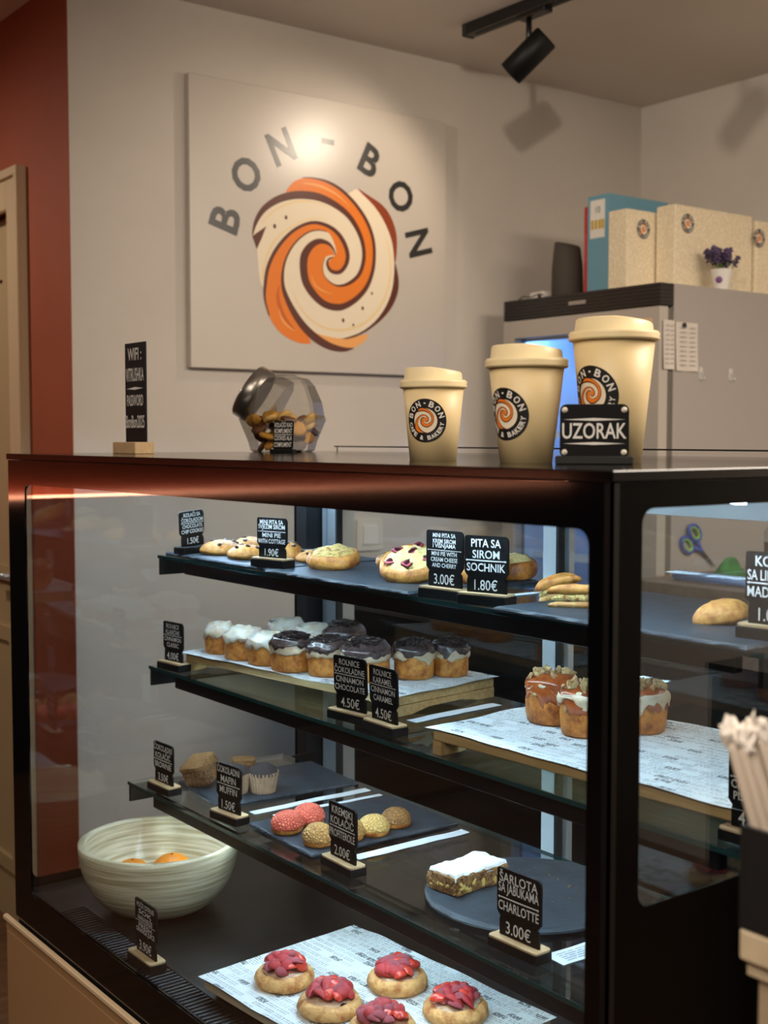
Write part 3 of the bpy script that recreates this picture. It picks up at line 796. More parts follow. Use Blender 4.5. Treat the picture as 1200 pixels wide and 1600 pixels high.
def riser(label, loc, rotz, L, D, H, th=0.014):
    t = thing('serving_board', label, 'serving board', loc, radians(rotz))
    MB().box(-L / 2, -D / 2, H - th, L / 2, D / 2, H, 0, 0.0015).build('top', bamboo, t)
    for sx in (-1, 1):
        x0, x1 = (sx * L / 2, sx * (L / 2 - 0.016))
        n = 12; pts = [(-D / 2, 0), (-D / 2 + 0.035, 0)]
        for i in range(n + 1):
            a = i / n; yy = -D / 2 + 0.035 + (D - 0.07) * a
            pts.append((yy, min(1.0, 4.0 * min(a, 1 - a)) * (H - th) * 0.42))
        pts += [(D / 2 - 0.035, 0), (D / 2, 0), (D / 2, H - th - 0.0002), (-D / 2, H - th - 0.0002)]
        MB().ext(pts, min(x0, x1), max(x0, x1), 0, lambda u, v, w: (w, u, v)).build('leg', bamboo, t)
    return t
def sheet(name, label, loc, rotz, L, D, seed, mat=None, lift=0.003, curl=0.004, nx=44, ny=26, cat='paper sheet', th=0.0003, flatin=0.012):
    mb = MB(); v = []; f = []
    for j in range(ny + 1):
        for i in range(nx + 1):
            x = -L / 2 + L * i / nx; y = -D / 2 + D * j / ny
            e = min(L / 2 - abs(x), D / 2 - abs(y))
            k = max(0.0, 1 - e / flatin)
            z = 0.0006 + curl * k * (0.55 + 0.9 * ns(x, y, 0, 14, seed)) + 0.0004 * ns(x, y, 1, 30, seed)
            v.append((x + 0.0015 * ns(x, y, 2, 18, seed), y + 0.0022 * ns(x, y, 3, 18, seed), max(z, 0.0003)))
    w = nx + 1
    for j in range(ny):
        for i in range(nx): f.append((j * w + i, j * w + i + 1, (j + 1) * w + i + 1, (j + 1) * w + i))
    mb.add(v, f, 0, True)
    o = mb.build(name, mat or news_m); o.location = loc; o.rotation_euler = (0, 0, radians(rotz))
    tag(o, label, cat); return o
BH = 0.030
riser('bamboo riser board carrying the white and chocolate cinnamon rolls', (1.207, 1.748, Z2), -83.3, 0.540, 0.222, BH)
sheet('newsprint_sheet', 'newspaper print sheet under the white and chocolate cinnamon rolls', (1.205, 1.748, Z2 + BH), -83.3, 0.556, 0.236, 3, curl=0.003)
BH2 = 0.032
riser('bamboo riser board with caramel nut buns at near end of middle shelf', (1.186, 1.026, Z2), -87.2, 0.50, 0.27, BH2)
sheet('newsprint_sheet', 'newspaper print sheet under the caramel nut buns', (1.188, 1.034, Z2 + BH2), -87.2, 0.51, 0.284, 8, curl=0.003)
# tray on the deck
BD = 0.026
t = thing('serving_board', 'pale wooden tray board carrying strawberry pastries on the case floor', 'serving board', (1.008, 1.365, ZD), radians(-86))
MB().box(-0.205, -0.140, 0.010, 0.205, 0.140, BD, 0, 0.0015).build('top', M('tray_wood', (206, 188, 158), 0.5, col2=(190, 170, 136), scale=9, stretch=(1.2, 14, 14)), t)
MB().box(-0.195, -0.125, 0, 0.195, -0.10, 0.0098).box(-0.195, 0.10, 0, 0.195, 0.125, 0.0098).build('runner', M('tray_runner', (90, 78, 62), 0.6), t)
sheet('newsprint_sheet', 'newspaper print sheet under the strawberry pastries on the case floor', (1.008, 1.365, ZD + BD), -86, 0.424, 0.292, 5, curl=0.003, nx=60, ny=40)

def strip_label(label, a, b, w, z, seed):
    d = Vector((b[0] - a[0], b[1] - a[1], 0)); L = d.length; c = ((a[0] + b[0]) / 2, (a[1] + b[1]) / 2, z)
    return sheet('paper_strip', label, c, math.degrees(atan2(d.y, d.x)), L, w, seed, paper_white, curl=0.0015, nx=24, ny=4, cat='paper strip', flatin=0.006)
strip_label('white paper strip on the bottom shelf beside the muffins, farther of two', (1.062, 1.772), (1.30, 1.770), 0.020, Z3, 1)
strip_label('white paper strip running beside the red choux buns', (1.085, 1.738), (1.30, 1.730), 0.012, Z3, 2)
strip_label('white paper strip on the bottom shelf between choux buns and round slate', (1.070, 1.488), (1.285, 1.486), 0.020, Z3, 3)
strip_label('white paper strip between the two riser boards on the middle shelf', (1.13, 1.432), (1.31, 1.440), 0.022, Z2, 4)
strip_label('thin white paper strip behind the 1.80€ card on the top shelf', (1.10, 1.248), (1.30, 1.252), 0.016, Z1, 5)
strip_label('thin white paper strip between the cookies and the cheese pie', (1.09, 1.7045), (1.28, 1.7045), 0.007, Z1, 7)
o = strip_label('white printed paper slip by the round slate plate near the case corner', (1.045, 1.048), (1.22, 1.040), 0.036, Z3, 6)
mb = MB(); rr_ = random.Random(5)
for j in range(5):
    x = -0.075
    while x < 0.06:
        w_ = 0.006 + 0.014 * rr_.random(); yy = -0.011 + j * 0.005
        mb.add([(x, yy, 0.0016), (x + w_, yy, 0.0016), (x + w_, yy + 0.0014, 0.0016), (x, yy + 0.0014, 0.0016)], [(0, 1, 2, 3)]); x += w_ + 0.003
mb.build('fine_print', print_grey, o)

# ------------------------------------------------------------------ baked goods
dough_gold = M('dough_gold', (228, 160, 78), 0.5, col2=(168, 92, 34), scale=22, detail=5, lo=0.40, hi=0.66, bump=0.25, bscale=90, bdist=0.002, sss=0.06)
dough_pale = M('dough_pale', (236, 186, 116), 0.55, col2=(196, 128, 62), scale=30, detail=5, bump=0.25, bscale=110, bdist=0.002, sss=0.06)
dough_brown = M('dough_brown', (212, 136, 56), 0.45, col2=(136, 68, 26), scale=22, detail=5, lo=0.38, hi=0.66, bump=0.2, bscale=90, sss=0.05)
dough_cookie = M('dough_cookie', (232, 172, 92), 0.55, col2=(190, 116, 48), scale=30, detail=5, bump=0.3, bscale=140, bdist=0.0015, sss=0.05)
choc_chip = M('chocolate_chip', (58, 32, 22), 0.35)
cream_fill = M('cream_filling', (242, 218, 156), 0.5, col2=(232, 186, 98), scale=70, detail=5, lo=0.42, hi=0.7, bump=0.5, bscale=90, bdist=0.003, sss=0.08)
cheese_fill = M('cheese_filling', (244, 210, 128), 0.45, col2=(176, 104, 32), scale=42, detail=6, lo=0.50, hi=0.66, bump=0.7, bscale=110, bdist=0.004)
cherry_m = M('cherry', (78, 18, 32), 0.3, col2=(54, 14, 26), scale=80)
cherry_halo = M('cherry_juice', (186, 84, 92), 0.4)
icing = M('white_icing', (226, 222, 208), 0.3, col2=(206, 172, 122), scale=20, detail=4, lo=0.47, hi=0.72, bump=0.15, bscale=40, sss=0.1, coat=0.3)
icing2 = M('cream_icing', (222, 204, 174), 0.35, col2=(212, 168, 116), scale=40, lo=0.5, hi=0.75, sss=0.1)
choc_glaze = M('chocolate_glaze', (58, 44, 42), 0.22, col2=(92, 74, 70), scale=50, bump=0.2, bscale=60, coat=0.4)
choc_flake = M('chocolate_flake', (46, 30, 26), 0.4)
caramel_m = M('caramel_glaze', (176, 92, 44), 0.16, col2=(142, 64, 28), scale=30, coat=0.6)
nut_m = M('nut', (226, 200, 146), 0.5, col2=(186, 142, 84), scale=90, bump=0.3, bscale=150)
nut_dark = M('nut_skin', (142, 88, 46), 0.5, col2=(206, 170, 112), scale=90)

def dome(rx, ry, h, seed, amp=0.05, freq=26, seg=36, flat=0.12, fn2=None, pw=2.3, rings=9):
    # bun like body: rounded foot, swelling side, domed top
    prof = [(0.0, 0.0), (0.80, 0.0), (0.93, 0.05), (1.0, 0.22)]
    for i in range(1, rings + 1):
        a = i / rings; r = (1 - a ** pw) ** (1 / pw) if a < 1 else 0.0
        prof.append((r, 0.22 + 0.78 * a))
    def fn(p, t, i):
        x, y, z = p[0] * rx, p[1] * ry, p[2] * h
        if z > h * 0.03:
            k = 1 + amp * ns(x, y, z, freq, seed); kz = 1 + amp * 0.6 * ns(x, y, z, freq * .7, seed + 5)
            x *= k; y *= k; z *= kz
        return fn2(x, y, z, t) if fn2 else (x, y, z)
    return MB().lathe(prof, seg, fn)

# chocolate chip cookies
chip_me = [chunk('chocolate_chip', s, choc_chip, 1, 0.25, (1, 0.8, 0.5)) for s in (1, 2)]
def cookie(label, loc, r, h, rot, seed):
    t = thing('chocolate_chip_cookie', label, 'cookie', loc, 0, 'chocolate chip cookies on the top shelf', rot)
    dome(r, r * 0.95, h, seed, 0.07, 30, 36, pw=1.9).build('crumb', dough_cookie, t)
    rr = random.Random(seed)
    for i in range(6):
        a = i * 2.4 + rr.random() * 0.7; q = r * (0.15 + 0.62 * sqrt((i + 0.4) / 6.0))
        zz = h * (0.22 + 0.78 * max(0.0, 1 - (q / r) ** 1.9) ** (1 / 1.9))
        link('chip', chip_me[i % 2], t, (q * cos(a), q * sin(a) * .95, zz - 0.0005), (rr.random() * .5, rr.random() * .5, rr.random() * 6), 0.0052 + 0.002 * rr.random())
    return t
cookie('big chocolate chip cookie at the slate front, beside the 1.50€ card', (1.122, 1.972, Z1 + SL), 0.038, 0.026, (0, 0, 0.3), 3)
cookie('chocolate chip cookie left of the 1.90€ card, at the slate front edge', (1.115, 1.872, Z1 + SL), 0.034, 0.025, (0, 0, 1.7), 4)
cookie('chocolate chip cookie at the back between the two front cookies', (1.200, 2.000, Z1 + SL), 0.036, 0.026, (0, 0, 2.4), 5)
cookie('chocolate chip cookie peeking out right behind the 1.90€ card', (1.165, 1.815, Z1 + SL), 0.027, 0.030, (0, 0, 3.3), 6)
cookie('low chocolate chip cookie nearest to the oval cheese pie', (1.180, 1.762, Z1 + SL), 0.032, 0.020, (0, 0, 4.1), 9)

# open cheese pies
def open_pie(label, loc, rx, ry, h, rot, seed, fill, fillname, dough=dough_gold, group='open cheese pies on the top shelf'):
    t = thing('cheese_pie', label, 'pie', loc, 0, group, rot)
    prof = [(0.0, 0.0), (0.84, 0.0), (0.96, 0.12), (1.0, 0.4), (0.97, 0.72), (0.90, 0.93), (0.82, 1.0), (0.76, 0.92), (0.70, 0.80), (0.0, 0.72)]
    def fn(p, t_, i):
        x, y, z = p[0] * rx, p[1] * ry, p[2] * h
        k = 1 + (0.06 * ns(x, y, z, 34, seed) + 0.02 * ns(x, y, z, 110, seed) if i > 1 else 0)
        return (x * k, y * k, z * (1 + 0.06 * ns(x, y, z, 40, seed + 2)))
    MB().lathe(prof, 44, fn).build('crust', dough, t)
    rr = random.Random(seed); n = 10; pr = [(0.90 * (1 - i / n), 0.80 + 0.62 * (1 - (1 - i / n) ** 2.4)) for i in range(n + 1)]
    def fn3(p, t_, i):
        x, y, z = p[0] * rx, p[1] * ry, p[2] * h
        return (x * (1 + 0.05 * ns(x, y, 0, 60, seed)), y * (1 + 0.05 * ns(x, y, 1, 60, seed)), z + h * 0.16 * ns(x, y, 2, 85, seed))
    MB().lathe(pr, 44, fn3).build(fillname, fill, t)
    return t
open_pie('oval open pie with pale cottage cheese top, on the slate right of the cookies', (1.146, 1.650, Z1 + SL + 0.0045), 0.042, 0.047, 0.022, (radians(4), radians(-9), 0), 3, cheese_fill, 'cheese_top')
open_pie('browned crumble-topped pie behind the oval cottage cheese pie', (1.235, 1.600, Z1 + SL + 0.002), 0.034, 0.036, 0.018, (0, radians(-5), 0), 6, M('crumble', (226, 172, 84), 0.6, col2=(150, 88, 34), scale=70, detail=6, lo=0.42, hi=0.66, bump=0.8, bscale=120, bdist=0.004), 'crumble_top')
def cherry_pie(label, loc, r, h, rot, seed):
    t = open_pie(label, loc, r, r, h, rot, seed, cream_fill, 'cream_top', dough_gold, 'cream cheese and cherry pies')
    hal = MB().lathe([(0.0, 0.6), (0.6, 0.45), (1.0, 0.0)], 14, lambda p, t_, i: (p[0] * (1 + .2 * sin(3 * t_)), p[1], p[2])).mesh('juice', cherry_halo)
    for i, (a, q) in enumerate(((0.4, 0.55), (1.6, 0.50), (2.7, 0.58), (3.8, 0.5), (5.0, 0.56), (0.0, 0.05))):
        px_, py_ = r * q * cos(a), r * q * sin(a); zz = h * (0.80 + 0.62 * (1 - (q / 0.90) ** 2.4))
        ha = link('cherry_stain', hal, t, (px_, py_, zz - 0.0005), (0, 0, a), (0.0125, 0.0095, 0.0026))
        link('cherry', chunk('cherry', i, cherry_m, 1, 0.25), ha, (0, 0, 0.35), (0, 0, 0), (0.74, 0.58, 0.75))
    return t
cherry_pie('round cherry pie tipped up against others, left of the 3.00€ card', (1.140, 1.440, Z1 + SL + 0.014), 0.048, 0.022, (radians(12), radians(-22), 0.0), 2)
cherry_pie('cherry pie hidden behind the 3.00€ and 1.80€ cards', (1.200, 1.352, Z1 + SL + 0.016), 0.040, 0.022, (radians(12), radians(-26), 0.0), 5)
open_pie('small browned pie showing right of the 1.80€ card', (1.270, 1.362, Z1 + SL + 0.002), 0.032, 0.036, 0.026, (0, radians(-6), 0), 12, cream_fill, 'cream_top', dough_brown)

# sochnik: half moon pastry folded over a cheese filling
def sochnik(label, loc, rot, seed):
    t = thing('sochnik_pastry', label, 'pastry', loc, 0, 'folded sochnik pastries', rot)
    def half(z0, h, rad, mat, name, topz):
        nr, na = 7, 22; v = []; f = []
        for i in range(nr + 1):
            q = i / nr
            for k in range(na + 1):
                a = pi * k / na
                rr = rad * q * (1 + 0.03 * ns(cos(a), sin(a), 0, 3, seed + z0 * 50))
                x, y = rr * cos(a), rr * sin(a) - 0.012
                v.append((x, y, z0 + h * (1 - q ** 3) ** 0.6 + 0.0015 * ns(x, y, 0, 70, seed)))
        off = len(v)
        for i in range(nr + 1):
            q = i / nr
            for k in range(na + 1):
                a = pi * k / na
                rr = rad * q * (1 + 0.03 * ns(cos(a), sin(a), 0, 3, seed + z0 * 50))
                v.append((rr * cos(a), rr * sin(a) - 0.012, z0 - topz))
        w = na + 1
        for i in range(nr):
            for k in range(na):
                f.append((i * w + k, i * w + k + 1, (i + 1) * w + k + 1, (i + 1) * w + k))
                f.append((off + i * w + k, off + (i + 1) * w + k, off + (i + 1) * w + k + 1, off + i * w + k + 1))
        for k in range(na): f.append((nr * w + k, nr * w + k + 1, off + nr * w + k + 1, off + nr * w + k))
        for i in range(nr):
            f.append((i * w, (i + 1) * w, off + (i + 1) * w, off + i * w)); f.append((i * w + na, off + i * w + na, off + (i + 1) * w + na, (i + 1) * w + na))
        return MB().add(v, f, 0, True).build(name, mat, t)
    half(0.0035, 0.004, 0.034, dough_pale, 'bottom_crust', 0.0035)
    half(0.010, 0.006, 0.0325, cheese_fill, 'cheese_filling', 0.0025)
    half(0.0205, 0.008, 0.036, dough_gold, 'top_crust', 0.0042)
    return t
sochnik('folded sochnik pastry lying flat on the slate nearest the corner post', (1.120, 1.088, Z1 + SL), (0, 0, radians(-52)), 2)
sochnik('folded sochnik pastry propped up behind the flat one', (1.172, 1.168, Z1 + SL + 0.003), (radians(14), radians(-14), radians(-44)), 4).scale = (0.86, 0.86, 0.95)

# madeleine
t = thing('madeleine', 'single golden ribbed madeleine on the slate behind the right pane', 'pastry', (1.150, 0.892, Z1 + SL + 0.006), 0, None, (radians(8), radians(-12), radians(-42)))
def madf(p, th, i):
    x, y, z = p[0] * 0.033, p[1] * 0.021, p[2] * 0.021
    k = 1 + 0.10 * max(0, x / 0.033)
    rib = 0.0009 * sin(y * 900) * max(0.0, min(1.0, z / 0.006))
    return (x, y * (1.0 + 0.25 * x / 0.033), z + rib)
MB().lathe([(0, -0.12), (0.6, -0.12), (0.95, -0.03), (1.0, 0.05)] + [((1 - (i / 9) ** 2) ** .5, 0.05 + 0.95 * i / 9) for i in range(1, 10)], 40, madf).build('shell', dough_cookie, t)
MB().lathe([(0, -0.45), (0.35, -0.45), (0.62, -0.3), (0.72, -0.115), (0.0, -0.11)], 24, lambda p, a, i: (p[0] * 0.03, p[1] * 0.018, p[2] * 0.021)).build('hump', dough_gold, t)

# cinnamon rolls
def roll_body(t, r, h, seed, mat):
    prof = [(0.0, 0.0), (0.90, 0.0), (0.985, 0.03), (1.02, 0.2), (1.03, 0.5), (1.0, 0.8), (0.93, 0.95), (0.8, 1.0), (0.0, 1.0)]
    MB().lathe(prof, 32, lambda p, a, i: (p[0] * r * (1 + 0.03 * ns(cos(a), sin(a), p[2], 2.2, seed)), p[1] * r * (1 + 0.03 * ns(cos(a), sin(a), p[2], 2.2, seed)), p[2] * h)).build('bun', mat, t)
x0_ = lambda r, a: r * cos(a)
y0_ = lambda r, a: r * sin(a)
def cap(t, name, mat, r, zlow, zside, ztop, seed, drip=0.009, swirl_amp=0.0028, turns=2.6, seg=56, off=0.0014, lumpy=0.0012):
    rows = 16; v = []; f = []
    for i in range(rows + 1):
        q = i / rows
        for k in range(seg):
            a = 2 * pi * k / seg
            zl = zlow + drip * (ns(cos(a), sin(a), 0.3, 1.5, seed) * 1.3 + 0.9 * ns(cos(a), sin(a), 2.3, 3.6, seed) + 0.25 * ns(cos(a), sin(a), 5, 7.0, seed))
            if q < 0.30:
                s = q / 0.30; rr = r * (1.035 + 0.012 * sin(pi * s)) + off; z = zl + (zside - zl) * s
                rr += 0.0016 * ns(cos(a), sin(a), s, 2.6, seed + 3) + 0.0008 * sin(pi * s)
            else:
                s = (q - 0.30) / 0.70; rr = (r * 1.035 + off) * cos(s * pi / 2) ** 0.8 if s < 1 else 0.0
                z = zside + (ztop - zside) * sin(s * pi / 2) ** 1.15
                rho = rr / r
                ph = 2 * pi * (turns * rho) - a
                z += swirl_amp * (cos(ph) + 0.35 * cos(2 * ph + 1)) * min(1, rho * 2.2) * min(1, s * 3) + 0.0022 * ns(x0_(rr, a), y0_(rr, a), 0, 38, seed + 6) * min(1, s * 3)
            x, y = rr * cos(a), rr * sin(a)
            z += lumpy * ns(x, y, z, 60, seed)
            v.append((x, y, z))
    for i in range(rows):
        for k in range(seg):
            j = (k + 1) % seg
            f.append((i * seg + k, i * seg + j, (i + 1) * seg + j, (i + 1) * seg + k))
    o = MB().add(v, f, 0, True).build(name, mat, t)
    so = o.modifiers.new('thickness', 'SOLIDIFY'); so.thickness = 0.0022; so.offset = -1
    return o
def white_roll(label, loc, rotz, r, h, seed):
    t = thing('cinnamon_roll', label, 'cinnamon roll', loc, rotz, 'white iced cinnamon rolls')
    roll_body(t, r, h * 0.86, seed, dough_gold)
    cap(t, 'icing', icing, r, h * 0.62, h * 0.80, h * 1.03, seed, 0.0075, 0.0040, 1.7)
    return t
def choc_roll(label, loc, rotz, r, h, seed):
    t = thing('chocolate_cinnamon_roll', label, 'cinnamon roll', loc, rotz, 'chocolate glazed cinnamon rolls')
    roll_body(t, r, h * 0.84, seed, dough_gold)
    cap(t, 'cream_icing', icing2, r, h * 0.55, h * 0.76, h * 0.92, seed + 9, 0.006, 0.001)
    cap(t, 'chocolate_glaze', choc_glaze, r, h * 0.70, h * 0.84, h * 1.03, seed, 0.0085, 0.0034, 1.5, 56, 0.0026)
    rr = random.Random(seed); mb = MB()
    for i in range(150):
        a = rr.random() * 2 * pi; q = r * 0.86 * sqrt(rr.random()); zz = h * (0.88 + 0.19 * (1 - (q / r) ** 2.4)) + rr.random() * 0.004
        c = Vector((q * cos(a), q * sin(a), zz)); m3 = Matrix.Rotation(rr.random() * 6, 3, 'Z') @ Matrix.Rotation((rr.random() - .5) * 1.6, 3, 'X')
        L, w_, hh = 0.003 + .003 * rr.random(), 0.0013 + .001 * rr.random(), 0.0008
        vs = [(-L, -w_, -hh), (L, -w_ * .6, -hh), (L * .8, w_, -hh), (-L, w_ * .8, -hh), (-L * .9, -w_, hh), (L, -w_ * .5, hh), (L * .7, w_, hh), (-L, w_ * .6, hh)]
        mb.add([tuple(m3 @ Vector(p) + c) for p in vs], [(0, 3, 2, 1), (4, 5, 6, 7), (0, 1, 5, 4), (1, 2, 6, 5), (2, 3, 7, 6), (3, 0, 4, 7)])
    o = mb.build('chocolate_flakes', choc_flake, t); o['kind'] = 'stuff'
    return t
ZR = Z2 + BH + 0.0012
white_roll('white iced cinnamon roll at the far front corner of the riser board', (1.118, 1.965, ZR), 0.3, 0.03, 0.0498, 1)
white_roll('white iced cinnamon roll second in the front row from the far end', (1.12, 1.892, ZR), 1.9, 0.0335, 0.0515, 2)
white_roll('white iced cinnamon roll in the front row touching the chocolate ones', (1.124, 1.822, ZR), 3.3, 0.032, 0.0498, 3)
white_roll('white iced cinnamon roll at the far back corner of the riser board', (1.232, 1.925, ZR), 4.1, 0.034, 0.0531, 4)
white_roll('white iced cinnamon roll at the back beside the chocolate rolls', (1.238, 1.846, ZR), 5.2, 0.034, 0.0515, 5)
choc_roll('chocolate cinnamon roll in the front row beside the white ones', (1.126, 1.746, ZR), 0.4, 0.0345, 0.0564, 11)
choc_roll('chocolate cinnamon roll second in the front row with dripping glaze', (1.152, 1.678, ZR), 1.5, 0.0325, 0.0564, 12)
choc_roll('chocolate cinnamon roll at the back behind the front two', (1.248, 1.768, ZR), 2.7, 0.034, 0.0619, 13)
choc_roll('chocolate cinnamon roll standing right behind the 4.50€ cards', (1.174, 1.602, ZR), 3.6, 0.0365, 0.0601, 14)
choc_roll('chocolate cinnamon roll at the back near end of the board, second from last', (1.249, 1.574, ZR), 4.4, 0.0315, 0.0564, 15)
choc_roll('chocolate cinnamon roll at the near back corner of the riser board', (1.308, 1.553, ZR), 5.5, 0.0285, 0.0546, 16)

# caramel nut buns
nut_me = [chunk('nut', s, (nut_m, nut_m, nut_dark)[s % 3], 1, 0.6, (1.0, 0.75, 0.6)) for s in range(5)]
def caramel_bun(label, loc, rotz, r, h, seed):
    t = thing('caramel_nut_bun', label, 'bun', loc, rotz, 'caramel nut buns')
    prof = [(0.0, 0.0), (0.86, 0.0), (0.97, 0.04), (1.03, 0.2), (1.05, 0.45), (1.0, 0.7), (0.90, 0.86), (0.72, 0.95), (0.4, 0.99), (0.0, 1.0)]
    MB().lathe(prof, 36, lambda p, a, i: (p[0] * r * (1 + 0.05 * ns(cos(a), sin(a), p[2], 2.0, seed)), p[1] * r * (1 + 0.05 * ns(cos(a), sin(a), p[2], 2.0, seed)), p[2] * h * 0.93)).build('bun', dough_brown, t)
    cap(t, 'caramel_glaze', caramel_m, r * 0.99, h * 0.55, h * 0.80, h * 0.97, seed, 0.014, 0.0008, 1.0, 56, 0.0012)
    cap(t, 'cream_icing', icing2, r * 0.97, h * 0.60, h * 0.76, h * 0.88, seed + 4, 0.016, 0.0, 1.0, 56, 0.0012)
    rr = random.Random(seed)
    for i in range(34):
        a = rr.random() * 2 * pi; q = r * 0.95 * sqrt(rr.random()); zz = h * (0.80 + 0.18 * (max(0, 1 - (q / r) ** 3)) ** 0.5)
        link('nut', nut_me[rr.randrange(5)], t, (q * cos(a), q * sin(a), zz + 0.001), (rr.random() * 6, rr.random() * 6, rr.random() * 6), 0.0036 + 0.0028 * rr.random())
    for i in range(5):
        a = rr.random() * 2 * pi
        link('nut', nut_me[rr.randrange(5)], t, (r * 1.06 * cos(a), r * 1.06 * sin(a), h * (0.5 + 0.2 * rr.random())), (rr.random() * 6, rr.random() * 6, 0), 0.0055)
    return t
ZR2 = Z2 + BH2 + 0.0012
caramel_bun('whole caramel bun topped with chopped nuts, farther one left of corner post', (1.195, 1.205, ZR2), 0.0, 0.0345, 0.070, 3)
caramel_bun('caramel nut bun half hidden by the black corner post', (1.180, 1.128, ZR2), 2.0, 0.0335, 0.068, 4)
caramel_bun('caramel nut bun just behind the corner post, barely showing', (1.252, 1.098, ZR2), 4.0, 0.032, 0.066, 6)

# brownies and muffins
brownie_m = M('brownie', (176, 128, 76), 0.8, col2=(96, 60, 36), scale=90, detail=6, lo=0.40, hi=0.62, bump=0.9, bscale=140, bdist=0.004)
brownie_top = M('brownie_crumble', (196, 148, 88), 0.8, col2=(140, 92, 48), scale=110, detail=6, bump=0.9, bscale=150, bdist=0.004)
def rough_block(sx, sy, sz, seed, amp=0.0016, n=12):
    bm = bmesh.new(); bmesh.ops.create_cube(bm, size=1.0)
    bmesh.ops.subdivide_edges(bm, edges=bm.edges, cuts=n, use_grid_fill=True)
    vs = []
    for v in bm.verts:
        p = Vector((v.co.x * sx, v.co.y * sy, (v.co.z + 0.5) * sz))
        e = sorted((0.5 - abs(v.co.x), 0.5 - abs(v.co.y), 0.5 - abs(v.co.z)))
        rnd_ = 0.92 if e[1] < 0.03 else 1.0
        k = amp * (ns(p.x, p.y, p.z, 130, seed) + 0.8 * ns(p.x, p.y, p.z, 60, seed + 2))
        c = Vector((0, 0, sz / 2)); d = (p - c)
        v.co = c + d * (rnd_ + 0) + d.normalized() * k
        if v.co.z < 0.0002: v.co.z = 0.0
    me = bpy.data.meshes.new('block'); bm.to_mesh(me); bm.free()
    return me
def brownie(label, loc, rot, s, seed):
    t = thing('brownie', label, 'brownie', loc, 0, 'crumbly brownies on the slate', rot)
    me = rough_block(s[0], s[1], s[2] * 0.8, seed); me.materials.append(brownie_m); link('cake', me, t)
    me = rough_block(s[0] * 0.99, s[1] * 0.99, s[2] * 0.24, seed + 3, 0.0022); me.materials.append(brownie_top); link('crumble_top', me, t, (0, 0, s[2] * 0.78))
    return t
brownie('large brownie tipped on its edge at the front of the slate', (1.078, 1.955, Z3 + SL + 0.010), (radians(24), radians(-12), radians(-70)), (0.052, 0.050, 0.040), 2)
brownie('smaller brownie behind the large one and the muffins', (1.150, 1.945, Z3 + SL), (0, 0, radians(-25)), (0.040, 0.038, 0.038), 6)
def muffin(label, loc, seed):
    t = thing('chocolate_muffin', label, 'muffin', loc, seed, 'dark chocolate muffins in paper cups')
    n = 96
    def fl(p, a, i):
        k = 1 + 0.05 * (1 if int(round(a / (2 * pi) * n)) % 4 < 2 else -1) * (1 if i > 0 else 0)
        return (p[0] * k, p[1] * k, p[2])
    MB().lathe([(0.0, 0.0), (0.0195, 0.0), (0.0205, 0.001), (0.0265, 0.036), (0.0262, 0.0362), (0.020, 0.004), (0.0, 0.003)], n, fl, 0, False).build('paper_cup', M('cup_paper', (186, 156, 126), 0.7, col2=(160, 128, 98), scale=60), t)
    dome(0.0262, 0.0262, 0.021, seed + 1, 0.16, 80, 40, pw=2.0).build('crumb', M('choc_crumb', (50, 40, 40), 0.6, col2=(76, 62, 60), scale=130, detail=6, bump=0.8, bscale=160, bdist=0.003), t).location = (0, 0, 0.029)
    return t
muffin('chocolate muffin in pleated paper cup standing free on the slate', (1.136, 1.856, Z3 + SL), 1)
muffin('chocolate muffin mostly hidden by the 1.50€ card', (1.094, 1.880, Z3 + SL), 3)

# choux buns with cracked crust
def cracked(name, c1, c2):
    return M(name, c1, 0.6, col2=c2, scale=190, tex='voronoi', lo=0.0, hi=0.13, bump=1.0, bscale=190, bdist=0.004)
crack_red = cracked('craquelin_red', (176, 44, 32), (240, 118, 92))
crack_tan = cracked('craquelin_tan', (150, 98, 48), (216, 168, 98))
crack_yel = cracked('craquelin_yellow', (176, 128, 62), (226, 188, 112))
crack_brn = cracked('craquelin_brown', (104, 66, 32), (176, 126, 70))
def choux(label, loc, r, h, rotz, seed, crust, wide=1.0):
    t = thing('choux_bun', label, 'choux bun', loc, rotz, 'cracked choux buns on the slate')
    MB().lathe([(0.0, 0.0), (0.84, 0.0), (0.96, 0.10), (1.0, 0.28), (0.96, 0.42), (0.0, 0.42)], 30, lambda p, a, i: (p[0] * r * wide, p[1] * r, p[2] * h)).build('shell', dough_gold, t)
    pr = [(1.015, 0.26 )] + [((1 - (i / 10) ** 2.1) ** (1 / 2.1) * 1.03 if i < 10 else 0.0, 0.32 + 0.68 * i / 10) for i in range(0, 11)]
    MB().lathe(pr, 40, lambda p, a, i: (p[0] * r * wide * (1 + 0.05 * ns(p[0], p[1], p[2], 3, seed)), p[1] * r * (1 + 0.05 * ns(p[0], p[1], p[2], 3, seed)), (p[2] + (0.07 * ns(cos(a), sin(a), 0, 2.2, seed) if i < 2 else 0)) * h)).build('crackled_crust', crust, t)
    return t
ZC = Z3 + SL
choux('red choux bun at the front far corner of the slate', (1.050, 1.643, ZC), 0.0255, 0.033, 0.6, 1, crack_red, 1.12)
choux('red choux bun behind the front one', (1.098, 1.655, ZC), 0.0255, 0.033, 1.2, 2, crack_red, 1.12)
choux('tan choux bun in front, just left of the 2.00€ card', (1.052, 1.560, ZC), 0.0235, 0.034, 2.0, 3, crack_tan)
choux('tan choux bun half hidden behind the 2.00€ card', (1.104, 1.552, ZC), 0.0235, 0.034, 0.0, 4, crack_tan)
choux('pale yellow choux bun third in the row from the card', (1.150, 1.550, ZC), 0.0245, 0.031, 4.0, 5, crack_yel)
choux('brown choux bun at the back end of the row', (1.203, 1.562, ZC), 0.0235, 0.030, 5.0, 6, crack_brn)

